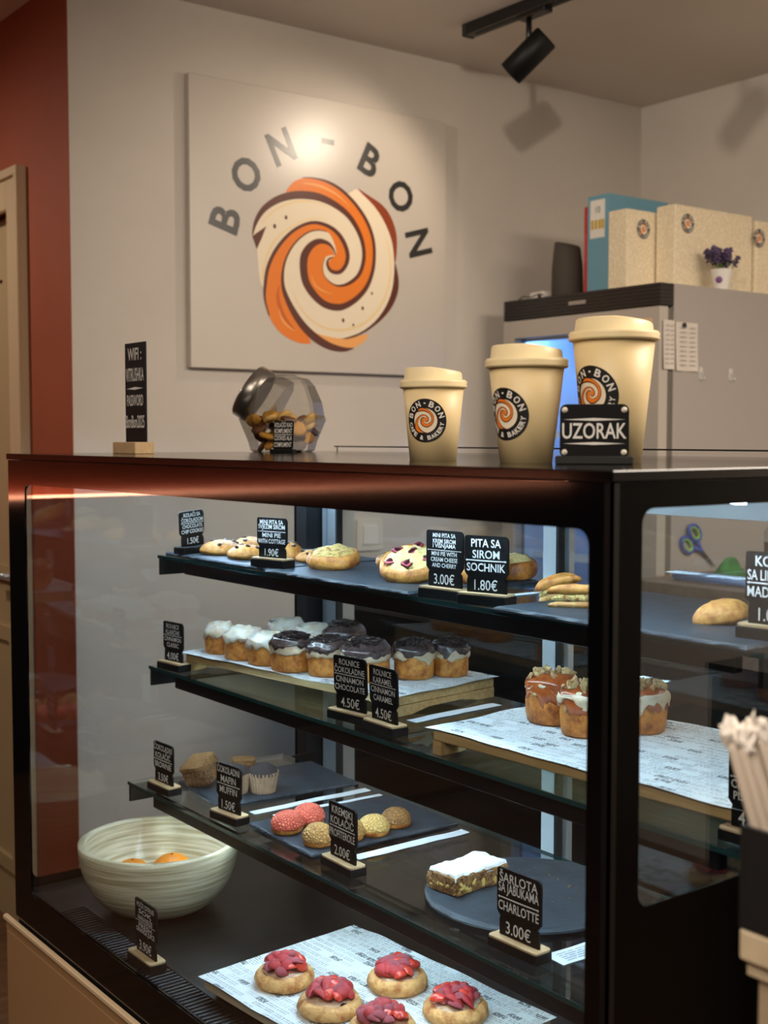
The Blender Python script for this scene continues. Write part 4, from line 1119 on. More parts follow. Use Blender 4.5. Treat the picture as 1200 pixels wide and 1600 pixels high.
# charlotte slice with powdered sugar
sponge = M('sponge', (196, 150, 92), 0.8, col2=(132, 86, 46), scale=70, detail=6, lo=0.38, hi=0.64, bump=1.0, bscale=120, bdist=0.004)
sugar = M('powdered_sugar', (244, 244, 242), 0.9, col2=(222, 212, 194), scale=60, lo=0.55, hi=0.75, bump=0.4, bscale=120)
t = thing('charlotte_slice', 'apple charlotte slice dusted with sugar on the round slate plate', 'cake', (1.118, 1.288, Z3 + 0.0095), radians(3))
me = rough_block(0.105, 0.058, 0.026, 3, 0.0030, 16); me.materials.append(sponge); link('sponge', me, t)
mb = MB(); nx, ny = 30, 18; v = []; f = []
for j in range(ny + 1):
    for i in range(nx + 1):
        x = -0.0515 + 0.103 * i / nx; y = -0.028 + 0.056 * j / ny
        e = max(abs(x) / 0.0515, abs(y) / 0.028)
        z = 0.0268 + 0.008 * (1 - e ** 4) * (0.75 + 0.5 * ns(x, y, 0, 45, 2)) + 0.002 * ns(x, y, 0, 110, 4) - (0.006 if e > 0.97 else 0)
        v.append((x * (1 + 0.04 * ns(x, y, 3, 50, 1)), y * (1 + 0.06 * ns(x, y, 3, 50, 6)), z))
w = nx + 1
for j in range(ny):
    for i in range(nx): f.append((j * w + i, j * w + i + 1, (j + 1) * w + i + 1, (j + 1) * w + i))
o = mb.add(v, f, 0, True).build('sugared_crust', sugar, t)
so = o.modifiers.new('thickness', 'SOLIDIFY'); so.thickness = 0.004; so.offset = -1
apple_me = [chunk('apple', s, M('apple', (222, 196, 116), 0.35, col2=(200, 176, 92), scale=60, sss=0.1), 1, 0.4, (1.2, 0.5, 0.55)) for s in (1, 2, 3)]
rr_ = random.Random(4)
for i in range(13):
    link('apple_piece', apple_me[i % 3], t, (-0.045 + 0.09 * rr_.random(), -0.0285, 0.005 + 0.016 * rr_.random()), (0, rr_.random() * 3, 0), 0.0045 + .0025 * rr_.random())
for i in range(5):
    link('apple_piece', apple_me[i % 3], t, (-0.0515, -0.022 + 0.044 * rr_.random(), 0.006 + 0.014 * rr_.random()), (0, rr_.random() * 3, pi / 2), 0.0045)
crumb_me = [chunk('crumb', s, sponge, 1, 0.6) for s in (4, 5)]
mb = MB()
bm_ = bmesh.new()
for i in range(60):
    a = rr_.random() * 2 * pi; q = 0.02 + 0.085 * rr_.random()
    s_ = 0.0007 + 0.0016 * rr_.random() ** 3
    c_ = Vector((0.035 + q * cos(a) * .8, -0.02 + q * sin(a), s_ * .5))
    if c_.x < 0.0 and c_.y > 0: continue
    mb.add([tuple(c_ + Vector(d_) * s_) for d_ in ((1, 0, 0), (-.5, .8, 0), (-.5, -.8, 0), (0, 0, 1), (0, 0, -.5))], [(0, 1, 3), (1, 2, 3), (2, 0, 3), (1, 0, 4), (2, 1, 4), (0, 2, 4)])
o = mb.build('cake_crumbs', sponge); o.location = (1.166, 1.222, Z3 + 0.0097); o['kind'] = 'stuff'; tag(o, 'loose cake crumbs scattered on the round slate plate', 'crumbs')

# strawberry pastries
berry = M('strawberry', (186, 36, 44), 0.3, col2=(214, 84, 88), scale=55, detail=4, lo=0.45, hi=0.75, coat=0.2, bump=0.2, bscale=220)
berry2 = M('strawberry_dusted', (170, 52, 66), 0.5, col2=(214, 138, 146), scale=90, detail=5, lo=0.42, hi=0.72, bump=0.3, bscale=200)
berry3 = M('strawberry_bright', (212, 38, 30), 0.25, col2=(232, 90, 70), scale=60, coat=0.4)
def slice_mesh(mat, th, seed):
    pr = [(0.0, -1.0), (0.28, -0.85), (0.52, -0.5), (0.66, -0.05), (0.66, 0.35), (0.5, 0.68), (0.22, 0.86), (0.0, 0.9)]
    return MB().lathe(pr, 14, lambda p, a, i: (p[0], (p[1] * 0.95 if p[1] > 0 else p[1] * th) , p[2]), 0, seed != 9).mesh('strawberry_slice', mat)
slice_me = [slice_mesh(berry, -0.35, 1), slice_mesh(berry2, 0.0, 2), slice_mesh(berry3, -0.3, 3), slice_mesh(berry2, -0.45, 4), slice_mesh(berry, 0.02, 5)]
past_dough = M('pastry_dough', (240, 190, 122), 0.55, col2=(180, 108, 46), scale=18, detail=5, lo=0.44, hi=0.68, bump=0.35, bscale=70, bdist=0.003, sss=0.06)
past_cream = M('pastry_cream', (246, 226, 204), 0.6, col2=(238, 190, 120), scale=50, detail=4, lo=0.45, hi=0.72, bump=0.5, bscale=100)
def strawberry_pastry(label, loc, r, seed):
    t = thing('strawberry_pastry', label, 'pastry', loc, seed * 1.3, 'strawberry pastries on the newsprint sheet')
    h = 0.0215
    prof = [(0.0, 0.0), (0.80, 0.0), (0.93, 0.08), (1.0, 0.36), (0.98, 0.66), (0.90, 0.90), (0.79, 1.0), (0.70, 0.93), (0.62, 0.78), (0.0, 0.7)]
    MB().lathe(prof, 48, lambda p, a, i: (p[0] * r * (1 + (0.05 * ns(cos(a), sin(a), p[2], 2.4, seed) if i > 1 else 0)), p[1] * r * (1 + (0.05 * ns(cos(a), sin(a), p[2], 2.4, seed) if i > 1 else 0)), p[2] * h * (1 + 0.12 * ns(cos(a), sin(a), 0, 2.0, seed + 2)))).build('dough', past_dough, t)
    pr = [(0.80 * (1 - i / 8), 0.86 + 0.22 * (1 - (1 - i / 8) ** 2)) for i in range(9)]
    MB().lathe(pr, 40, lambda p, a, i: (p[0] * r, p[1] * r, p[2] * h + 0.0022 * ns(p[0], p[1], 0, 5, seed))).build('cream', past_cream, t)
    rr = random.Random(seed)
    n = 24
    for i in range(n):
        a = i * 2.39996 + rr.random() * 0.4; q = r * 0.61 * sqrt((i + 0.3) / n)
        zz = h * 1.0 + 0.004 + 0.0095 * (1 - (q / (r * 0.62)) ** 2)
        s = 0.0115 + 0.0042 * rr.random()
        link('strawberry_slice', slice_me[rr.randrange(5)], t, (q * cos(a), q * sin(a), zz), (radians(55 + 60 * rr.random()), radians(-40 + 80 * rr.random()), a + radians(-60 + 120 * rr.random())), s)
    return t
ZP = ZD + BD + 0.0012
strawberry_pastry('strawberry pastry at the far left corner of the newsprint sheet', (0.936, 1.474, ZP), 0.043, 1)
strawberry_pastry('strawberry pastry nearest the front glass, second from the far end', (0.938, 1.364, ZP), 0.044, 2)
strawberry_pastry('strawberry pastry at the back of the sheet, farther of two', (1.056, 1.368, ZP), 0.043, 3)
strawberry_pastry('strawberry pastry at the back of the sheet, nearer of two', (1.064, 1.250, ZP), 0.044, 4)
strawberry_pastry('strawberry pastry cut off by the bottom edge of the photo', (0.955, 1.268, ZP), 0.043, 5)

# ------------------------------------------------------------------ bowl with oranges
bowl_m = M('bowl_bamboo', (232, 220, 188), 0.32, col2=(182, 166, 128), scale=1.0, stretch=(7, 7, 190), detail=2, lo=0.40, hi=0.62, coat=0.25)
t = thing('fruit_bowl', 'large pale bamboo bowl at the far end of the case floor', 'bowl', (0.960, 1.908, ZD), 0.0)
out = [(0.0, 0.0), (0.045, 0.0), (0.052, 0.002)]
for i in range(1, 15):
    a = i / 14; out.append((0.052 + 0.079 * sin(a * pi / 2) ** 0.85, 0.002 + 0.110 * (1 - cos(a * pi / 2)) ** 0.9))
inn = [(r - 0.011 if r > 0.02 else 0.0, z + (0.009 if z < 0.09 else 0.009 * (0.112 - z) / 0.022)) for r, z in out[::-1] if r > 0.05] + [(0.0, 0.010)]
MB().lathe(out + [(0.1285, 0.1132), (0.1225, 0.1132)] + inn, 64).build('shell', bowl_m, t)
t.scale = (1.03, 1.03, 1.05)
orange_m = M('orange_peel', (240, 150, 20), 0.38, col2=(232, 128, 12), scale=50, bump=0.5, bscale=420, bdist=0.0015)
def orange(label, loc, r, rotz):
    t = thing('orange', label, 'orange', loc, rotz, 'oranges in the bamboo bowl')
    MB().lathe([(r * sin(pi * i / 16), r * (1 - cos(pi * i / 16)) - (0.1 * r * max(0, cos(pi * i / 16) * -1 - 0.93) / 0.07)) for i in range(17)], 32,
               lambda p, a, i: (p[0] * (1 + 0.012 * cos(5 * a)), p[1] * (1 + 0.012 * cos(5 * a)), p[2] * 0.93)).build('peel', orange_m, t)
    MB().lathe([(0.0, 0.0), (0.0028, 0.0), (0.002, 0.0012), (0.0, 0.0014)], 8).build('stem', M('orange_stem', (176, 120, 36), 0.7), t, (0, 0, r * 1.86 - 0.0006))
orange('bright orange lying in the bowl, the fuller visible one', (0.992, 1.922, ZD + 0.0135), 0.037, 0.3)
orange('orange at the far side of the bowl showing only its top', (0.926, 1.940, ZD + 0.0175), 0.034, 1.0)

# ------------------------------------------------------------------ on top of the case
t = thing('wifi_sign', 'tall black card with the wifi name and password in a wooden block', 'sign', (0.960, 1.985, ZT), radians(-90))
MB().box(-0.047, -0.018, 0, 0.040, 0.018, 0.020, 0, 0.001).build('block', card_wood, t)
MB().box(-0.041, -0.0015, 0.0, 0.036, 0.0015, 0.178).build('card', card_black, t).location = (0, 0.006, 0.012)
mb = MB(); F = lambda u, v, s: (u - 0.0025, 0.0038 - s, v + 0.012)
for s, z, w_, hh in (('WIFI :', 0.148, 0.052, 0.021), ('VITRUSHKA', 0.112, 0.068, 0.023), ('PASSWORD', 0.070, 0.062, 0.019), ('BonBon2025', 0.032, 0.070, 0.022)):
    MB().text((s, 0.012), 0, z, w_, hh, 0, 0, F).build('lettering', chalk, t)
mb.add([(-0.032, 0.0995, 0), (0, 0.0975, 0), (0.032, 0.100, 0), (0, 0.1025, 0)], [(0, 1, 2, 3)], 0, False, F)
mb.build('drawn_line', chalk, t)

cup_m = M('paper_cup', (226, 202, 152), 0.45)
lid_m = M('cup_lid', (236, 216, 170), 0.38)
def coffee_cup(label, loc, rl, rb, h, tilt_dir, badge_ang, bz, br):
    t = thing('coffee_cup', label, 'coffee cup', loc, 0, 'paper cups on the display case')
    hb = h - 0.022; rt = rl * 0.90
    R = lambda z: rb + (rt - rb) * z / hb
    MB().lathe([(0.0, 0.003), (rb - 0.002, 0.003), (rb - 0.001, 0.0), (rb, 0.0), (R(hb * .5), hb * .5), (rt, hb), (rt - 0.001, hb), (0.0, hb - 0.001)], 56).build('cup', cup_m, t)
    k = 0.35
    def slope(p, a, i):
        x, y, z = p
        if i >= 6:
            d = (x * cos(tilt_dir) + y * sin(tilt_dir)) / rl
            z -= 0.0055 * max(0.0, d + 0.1)
        return (x, y, z)
    z0 = hb - 0.003
    MB().lathe([(rt + 0.0006, z0), (rl - 0.001, z0 + 0.0008), (rl, z0 + 0.003), (rl - 0.0012, z0 + 0.0052), (rl, z0 + 0.0075), (rl - 0.002, z0 + 0.0105), (rl * 0.865, z0 + 0.0115), (rl * 0.835, z0 + 0.0235), (rl * 0.80, z0 + 0.0250), (rl * 0.74, z0 + 0.0246), (rl * 0.70, z0 + 0.0215), (0.0, z0 + 0.0205)], 56, slope).build('lid', lid_m, t)
    slope_k = (rt - rb) / hb
    def fn(u, v, w):
        z = bz + v * br; r = R(z) + 0.00025 + w
        a = badge_ang + u * br / R(z)
        return (r * cos(a), r * sin(a), z)
    badge(fn, 0.00018, 'badge', t)
    return t
def toward(loc, px_off):
    return atan2(-loc[1], -loc[0]) + px_off
c = (0.975, 1.192, ZT); coffee_cup('small cream paper cup with lid, leftmost of three on the case', c, 0.0415, 0.0285, 0.112, radians(-37), toward(c, radians(-17)), 0.048, 0.0262)
c = (0.958, 1.010, ZT); coffee_cup('medium cream paper cup with lid, in the middle of three', c, 0.0460, 0.0285, 0.128, radians(-37), toward(c, radians(-42)), 0.053, 0.0285)
c = (1.040, 0.958, ZT); coffee_cup('large cream paper cup behind the small black name plate', c, 0.0500, 0.0310, 0.158, radians(-37), toward(c, radians(-38)), 0.074, 0.0315)

t = thing('sample_sign', 'small black plate reading UZORAK on a black block', 'sign', (0.965, 0.915, ZT), radians(-46.6))
MB().box(-0.040, -0.012, 0, 0.040, 0.012, 0.0085, 0, 0.001).build('block', black_matte, t)
FS = lambda u, v, s: (u, -s, v)
MB().ext(rrect(0.071, 0.056, 0.007, 4, 0, 0.0345), -0.002, 0.002, 0, FS).build('plate', card_black, t)
MB().text(('UZORAK', 0.012), 0, 0.0265, 0.066, 0.0165, 0.0024, 0, FS).build('lettering', chalk, t)
mb = MB()
for zz in (0.0465, 0.0215):
    mb.add([(-0.032, zz, 0.0024), (0, zz - 0.0014, 0.0024), (0.032, zz, 0.0024), (0, zz + 0.0016, 0.0024)], [(0, 1, 2, 3)], 0, False, FS)
mb.build('drawn_line', chalk, t)
for u in (-0.0305, 0.0305):
    for v in (0.0565, 0.0125):
        MB().lathe([(0.0032, 0.0), (0.0030, 0.0012), (0.0, 0.0018)], 12).build('stud', M('stud_white', (222, 212, 198), 0.4), t, (u, -0.002, v)).rotation_euler = (pi / 2, 0, 0)

# tilted glass cookie jar
JX, JY = 1.300, 2.045
jar = thing('cookie_jar', 'faceted glass jar with tilted steel lid, full of small cookies', 'jar', (JX, JY, ZT), radians(-37))
oct_ = lambda p, a, i: p
jp = [(0.0, 0.0), (0.056, 0.0), (0.062, 0.004), (0.066, 0.020), (0.080, 0.054), (0.0835, 0.062), (0.080, 0.070), (0.076, 0.094), (0.062, 0.126), (0.050, 0.140), (0.030, 0.147), (0.0, 0.149)]
# local frame: x to the right of the picture, y away from it
o = MB().lathe(jp, 8, oct_, 0, False).build('glass_body', jar_glass, jar); o.rotation_euler = (0, 0, radians(7))
ax = Vector((-0.80, 0.10, 0.52)).normalized()
nq = ax.to_track_quat('Z', 'Y').to_matrix()
neck = lambda p, a, i: tuple(nq @ Vector(p) + Vector((-0.010, 0, 0.082)))
MB().lathe([(0.060, 0.0), (0.058, 0.022), (0.052, 0.034), (0.050, 0.046)], 8, neck, 0, False).build('glass_neck', jar_glass, jar)
steel = M('brushed_steel', (150, 144, 138), 0.3, metal=0.9)
MB().lathe([(0.046, 0.040), (0.052, 0.040), (0.0545, 0.042), (0.0545, 0.066), (0.052, 0.069), (0.0, 0.069), (0.0, 0.066), (0.046, 0.0655)], 48, neck).build('lid', steel, jar)
MB().lathe([(0.0, 0.060), (0.0455, 0.060), (0.0455, 0.0645), (0.0, 0.0645)], 32, neck).build('lid_liner', black_satin, jar)
ck = [M('mini_cookie_gold', (222, 168, 66), 0.6, col2=(196, 134, 46), scale=120, bump=0.5, bscale=200), M('mini_cookie_brown', (128, 82, 46), 0.6, col2=(92, 54, 32), scale=120, bump=0.5, bscale=200), M('mini_cookie_pale', (226, 190, 116), 0.6, col2=(204, 158, 84), scale=120, bump=0.5, bscale=200)]
mini = []
for i, m in enumerate(ck):
    mini.append(MB().lathe([(0.0, 0.0), (0.86, 0.0), (1.0, 0.22), (0.9, 0.5), (0.5, 0.62), (0.0, 0.6)], 20, lambda p, a, i: (p[0] * (1 + 0.07 * cos(8 * a)), p[1] * (1 + 0.07 * cos(8 * a)), p[2])).mesh('small_cookie', m))
rr_ = random.Random(21)
lay = [(0.008, 0.038, 7), (0.023, 0.046, 9), (0.040, 0.054, 11), (0.056, 0.056, 9), (0.062, 0.026, 5)]
n = 0
for z, rad, cnt in lay:
    for i in range(cnt):
        a = 2 * pi * i / cnt + z * 90; q = rad * (0.80 + 0.25 * rr_.random()) if i else 0.0
        o = link('small_cookie', mini[(n * 2) % 3], None, (JX + q * cos(a), JY + q * sin(a), ZT + z + 0.004 * rr_.random()), (rr_.uniform(-.9, .9), rr_.uniform(-.9, .9), rr_.random() * 6), 0.0145 + 0.003 * rr_.random())
        n += 1
        k_ = (n * 2 - 2) % 3
        tag(o, ('small golden cookie inside the glass jar', 'small dark brown cookie inside the glass jar', 'small pale cookie inside the glass jar')[k_], 'cookie', ('golden', 'brown', 'pale')[k_] + ' cookies inside the glass jar')
t = thing('jar_label', 'little black card about free cookies standing before the glass jar', 'card', (1.232, 1.938, ZT), radians(-62))
MB().box(-0.0245, -0.006, 0, 0.0245, 0.006, 0.0065, 0, 0.0006).build('base', base_dark, t)
q = Matrix.Rotation(radians(-6), 3, 'X')
FJ = lambda u, v, s: tuple(q @ Vector((u, -s, v)) + Vector((0, 0, 0.006)))
MB().ext(rrect(0.041, 0.052, 0.004, 3, 0, 0.026), -0.001, 0.001, 0, FJ).build('card', card_black, t)
mb = MB()
for s, z in (('KOLAČIĆI KAO', 0.0405), ('KOMPLIMENT', 0.0295), ('COOKIES ALA', 0.0165), ('COMPLIMENT', 0.0045)):
    MB().text((s, 0.012), 0, z, 0.0365, 0.0085, 0.0014, 0, FJ).build('lettering', chalk, t)
mb.add([(-0.018, 0.0275, 0.0014), (0.018, 0.0275, 0.0014), (0.018, 0.0265, 0.0014), (-0.018, 0.0265, 0.0014)], [(0, 1, 2, 3)], 0, False, FJ)
mb.build('drawn_line', chalk, t)

# ------------------------------------------------------------------ fridge in the corner
FX, FY0, FY1, FZ = 2.55, 2.19, 2.79, 1.78
fr_grey = M('fridge_grey', (158, 150, 144), 0.42, metal=0.15)
fr = thing('glass_door_fridge', 'tall grey glass door drinks fridge with black header and blue lit inside', 'fridge', (2.88, 2.49, 0))
def fpart(name, mb, mats, parent=None):
    o = mb.build(name, mats, parent or fr)
    if parent is None: o.location = (-2.88, -2.49, 0)
    return o
mb = MB()
mb.box(FX + 0.055, FY0, 0.0, 3.20, FY0 + 0.03, FZ); mb.box(FX + 0.055, FY1 - 0.03, 0.0, 3.20, FY1, FZ); mb.box(3.17, FY0 + 0.0302, 0, 3.20, FY1 - 0.0302, FZ)
mb.box(FX + 0.055, FY0 + 0.0302, 0, 3.1698, FY1 - 0.0302, 0.22); mb.box(FX + 0.055, FY0 + 0.0302, 1.71, 3.1698, FY1 - 0.0302, FZ)
fpart('cabinet', mb, fr_grey)
mb = MB(); n = 6
for i in range(n):
    z0 = 1.722 + i * (FZ - 1.722) / n; mb.box(FX + 0.001, FY0 + 0.001, z0 + 0.0012, FX + 0.053, FY1 - 0.001, z0 + (FZ - 1.722) / n - 0.0012)
mb.box(FX + 0.004, FY0 + 0.003, 1.722, FX + 0.0535, FY1 - 0.003, FZ)
fpart('header', mb, M('fridge_header', (26, 20, 18), 0.4))
fpart('header_badge', MB().box(FX - 0.001, 2.455, 1.747, FX + 0.0008, 2.52, 1.757), M('header_badge', (150, 140, 132), 0.4))
fd = fpart('door', MB().ring((FY0 + 0.002, 0.15, FY1 - 0.002, 1.719), (FY0 + 0.078, 0.24, FY1 - 0.048, 1.668), 0.006, 0.0, 0.034, 0, lambda u, v, w: (FX + w, u, v)), M('fridge_door', (176, 168, 158), 0.4, metal=0.2))
fpart('door_gasket', MB().ring((FY0 + 0.004, 0.16, FY1 - 0.004, 1.715), (FY0 + 0.07, 0.25, FY1 - 0.04, 1.66), 0.006, 0.0345, 0.054, 0, lambda u, v, w: (FX + w, u, v)), M('fridge_gasket', (96, 90, 80), 0.6))
fpart('door_glass', MB().box(FX + 0.012, FY0 + 0.076, 0.238, FX + 0.017, FY1 - 0.046, 1.670), pane_m)
fpart('door_sticker', MB().box(FX - 0.0006, 2.215, 1.676, FX - 0.0001, 2.275, 1.690), M('sticker', (214, 176, 142), 0.5))
liner = M('fridge_liner', (190, 205, 225), 0.5)
mb = MB().box(FX + 0.056, FY0 + 0.031, 0.221, 3.169, FY0 + 0.035, 1.709).box(FX + 0.056, FY1 - 0.035, 0.221, 3.169, FY1 - 0.031, 1.709).box(3.160, FY0 + 0.035, 0.221, 3.169, FY1 - 0.035, 1.709).box(FX + 0.056, FY0 + 0.035, 0.221, 3.16, FY1 - 0.035, 0.226)
fpart('liner', mb, liner)
for z in (0.50, 0.76, 1.02, 1.20, 1.38):
    mb = MB()
    for i in range(9): mb.box(FX + 0.10 + i * 0.055, FY0 + 0.036, z, FX + 0.104 + i * 0.055, FY1 - 0.036, z + 0.004)
    mb.box(FX + 0.095, FY0 + 0.036, z - 0.004, FX + 0.10, FY1 - 0.036, z + 0.016)
    fpart('wire_shelf', mb, M('shelf_wire', (210, 220, 235), 0.4))
fpart('lamp', MB().box(FX + 0.075, FY0 + 0.20, 1.688, FX + 0.095, FY1 - 0.05, 1.700), M('fridge_lamp', (220, 235, 255), 0.5, emit=(120, 180, 255), estr=80.0))
bottle_prof = [(0.0, 0.0), (0.028, 0.0), (0.030, 0.004), (0.030, 0.12), (0.027, 0.145), (0.013, 0.175), (0.012, 0.20), (0.0, 0.20)]
b_green = M('bottle_green', (46, 96, 60), 0.2); b_blue = M('bottle_blue', (60, 84, 150), 0.25)
names = ['nearest', 'second', 'third']
def bottle(label, loc, m, capm, sc=1.0):
    t = thing('drink_bottle', label, 'bottle', loc, 0, 'drink bottles inside the fridge')
    MB().lathe(bottle_prof, 20).build('bottle', m, t)
    MB().lathe([(0.0135, 0.186), (0.0135, 0.205), (0.0, 0.206)], 14).build('cap', capm, t)
    MB().lathe([(0.0304, 0.045), (0.0304, 0.10)], 20).build('label_band', M('bottle_label', (214, 222, 232), 0.5), t)
    t.scale = (sc,) * 3
wcap = M('bottle_cap', (220, 226, 232), 0.4)
bottle('green bottle on the upper fridge shelf beside the door hinge', (2.685, 2.305, 1.3845), b_green, wcap, 1.1)
bottle('green bottle on the middle fridge shelf beside the door hinge', (2.685, 2.305, 1.0245), b_green, wcap, 0.8)
bottle('blue bottle on the middle fridge shelf behind the green one', (2.685, 2.385, 1.0245), b_blue, wcap, 0.8)
bottle('blue bottle on the second fridge shelf from the top', (2.685, 2.330, 1.2045), b_blue, wcap, 0.82)

# sheets and hooks on the fridge side
note_m = M('note_paper', (196, 186, 174), 0.7)
def note(label, x0, x1, z0, z1, seed, lines, magnet):
    t = thing('note_sheet', label, 'paper note', ((x0 + x1) / 2, FY0, (z0 + z1) / 2))
    w_, h_ = x1 - x0, z1 - z0
    nx = 8; v = []; f = []
    for j in range(nx + 1):
        for i in range(nx + 1):
            u = -w_ / 2 + w_ * i / nx; z = -h_ / 2 + h_ * j / nx
            v.append((u, -0.0012 - 0.004 * (1 - j / nx) ** 2 * (0.6 + 0.4 * sin(i * 0.9 + seed)), z))
    f = [(j * 9 + i, j * 9 + i + 1, (j + 1) * 9 + i + 1, (j + 1) * 9 + i) for j in range(nx) for i in range(nx)]
    MB().add(v, f, 0, True).build('sheet', note_m, t)
    mb = MB()
    for j in range(lines):
        z = h_ / 2 - h_ * (j + 1.2) / (lines + 1.4)
        for a, b in ((-0.36, -0.06), (0.08, 0.36)):
            mb.add([(a * w_, -0.0065, z), (b * w_, -0.0065, z), (b * w_, -0.0065, z + 0.0016), (a * w_, -0.0065, z + 0.0016)], [(0, 1, 2, 3)])
    mb.build('ruled_lines', print_grey, t)
    if magnet:
        m = link('round_magnet', MB().lathe([(0.007, 0), (0.007, 0.004), (0.0, 0.005)], 16).mesh('magnet', black_matte), None, (x0 + w_ * 0.35, FY0 - 0.002, z1 - 0.008), (pi / 2, 0, 0))
        tag(m, 'small black round magnet holding the listed sheet on the fridge side', 'magnet')
note('white listed paper sheet under a black magnet on the fridge side', 2.612, 2.700, 1.553, 1.681, 1, 9, True)
note('white paper note at the fridge side edge beside the door', 2.562, 2.606, 1.556, 1.684, 2, 9, False)
for i, (hx, lab) in enumerate(((2.716, 'clear adhesive hook on the fridge side, the one nearer the paper sheets'), (2.842, 'clear adhesive hook on the fridge side, farther from the paper sheets'))):
    t = thing('wall_hook', lab, 'hook', (hx, FY0, 1.545))
    MB().ext(rrect(0.014, 0.034, 0.005, 3, 0, 0.004), 0, 0.002, 0, lambda u, v, w: (u, -w, v)).build('plate', M('hook_plastic', (190, 184, 178), 0.15), t)
    MB().tube([(0, -0.002, 0.008), (0, -0.006, -0.006), (0, -0.012, -0.012), (0, -0.016, -0.006)], 0.0016, 8).build('hook', alu, t)

# things on the fridge roof
FT = FZ
t = thing('ring_binder', 'blue ring binder standing on the fridge with white spine label', 'binder', (2.665, 2.52, FT), radians(-90))
blue_m = M('binder_blue', (104, 152, 172), 0.45)
MB().box(-0.040, 0.0, 0.0, 0.040, 0.004, 0.285).box(-0.040, 0.004, 0, -0.036, 0.25, 0.285).box(0.036, 0.004, 0, 0.040, 0.25, 0.285).build('cover', blue_m, t)
MB().box(-0.035, 0.012, 0.004, 0.035, 0.23, 0.27).build('pages', M('binder_pages', (222, 216, 204), 0.7), t)
lb = MB().box(-0.030, -0.0008, 0.165, 0.026, -0.0001, 0.272).build('spine_label', M('spine_white', (226, 220, 210), 0.6), t)
mb = MB()
for i, x in enumerate((-0.026, -0.012, 0.002, 0.014)): mb.box(x, -0.0013, 0.19, x + 0.010, -0.0009, 0.216)
mb.build('colour_swatches', M('swatch', (196, 164, 60), 0.6), lb)
mb = MB(); mb.text(('10', 0.02), 0.0, 0.235, 0.018, 0.018, 0, 0, lambda u, v, w: (u, -0.0011, v)); mb.build('printed_number', print_grey, lb)
t = thing('document_folder', 'thin red folder standing beside the blue binder', 'folder', (2.668, 2.572, FT), radians(-90))
red_m = M('folder_red', (178, 36, 36), 0.5)
MB().box(-0.006, 0.0, 0.0, 0.006, 0.22, 0.26, 0, 0.0015).build('cover', red_m, t)
MB().box(-0.003, -0.0003, 0.10, 0.003, 0.0, 0.18).build('tab', M('folder_tab', (198, 60, 54), 0.5), t)
t = thing('speaker', 'dark grey cylindrical speaker standing on the fridge', 'speaker', (2.68, 2.655, FT))
sp_m = M('speaker_cloth', (74, 66, 58), 0.8, col2=(62, 55, 48), scale=400, bump=0.4, bscale=500)
MB().lathe([(0.0, 0.0), (0.044, 0.0), (0.047, 0.004), (0.045, 0.10), (0.038, 0.16), (0.034, 0.165), (0.0, 0.166)], 40, lambda p, a, i: (p[0], p[1], p[2] + (0.012 * (p[1] / 0.04) if i >= 4 else 0))).build('body', sp_m, t)
MB().lathe([(0.0478, 0.0), (0.0485, 0.003), (0.0478, 0.007)], 40).build('foot_ring', black_matte, t)
t = thing('wifi_router', 'white flat router box lying at the far end of the fridge roof', 'router', (2.655, 2.735, FT), radians(-95))
MB().box(-0.030, -0.025, 0.004, 0.034, 0.045, 0.030, 0, 0.004).build('housing', M('router_white', (214, 206, 198), 0.4), t)
MB().box(-0.024, -0.02, 0, -0.014, 0.04, 0.0042).box(0.018, -0.02, 0, 0.028, 0.04, 0.0042).build('foot', black_matte, t)
MB().box(0.012, -0.0262, 0.010, 0.026, -0.0252, 0.020).build('socket', black_matte, t)
o = MB().tube([(2.60, 2.772, FT + 0.0025), (2.585, 2.760, FT + 0.006), (2.58, 2.735, FT + 0.013), (2.585, 2.71, FT + 0.009), (2.60, 2.69, FT + 0.017), (2.625, 2.70, FT + 0.018)], 0.0022, 8).build('cable', M('cable_grey', (92, 86, 80), 0.5))
tag(o, 'thin grey cable looping in front of the white router', 'cable')
carton_m = M('patterned_card', (238, 224, 198), 0.6, col2=(222, 205, 172), scale=130, tex='cells', lo=0.22, hi=0.5)
def gift_box(label, x0, y0, x1, y1, h, bx, bz, taper=0.0):
    t = thing('patterned_box', label, 'box', ((x0 + x1) / 2, (y0 + y1) / 2, FT), 0, 'patterned cream boxes on the fridge')
    hx, hy = (x1 - x0) / 2, (y1 - y0) / 2
    MB().box(-hx, -hy, 0, hx, hy, h, 0, 0.0015).build('carton', carton_m, t)
    MB().box(-hx + 0.004, -hy + 0.004, h, hx - 0.004, hy - 0.004, h + 0.0012).build('lid_flap', carton_m, t)
    badge(lambda u, v, w: (bx - (x0 + x1) / 2 + u * 0.0265, -hy - 0.0006 - w, bz - FT + v * 0.0265), 0.00025, 'sticker', t)
    return t
gift_box('cream patterned box with round sticker, leftmost on the fridge', 2.622, 2.372, 2.752, 2.440, 0.222, 2.688, 1.952)
gift_box('wide cream patterned box in the middle on the fridge, behind the lavender pot', 2.735, 2.300, 3.075, 2.366, 0.236, 2.788, 1.968)
gift_box('cream patterned box at the right on the fridge, mostly out of view', 3.082, 2.290, 3.185, 2.366, 0.225, 3.094, 1.955)
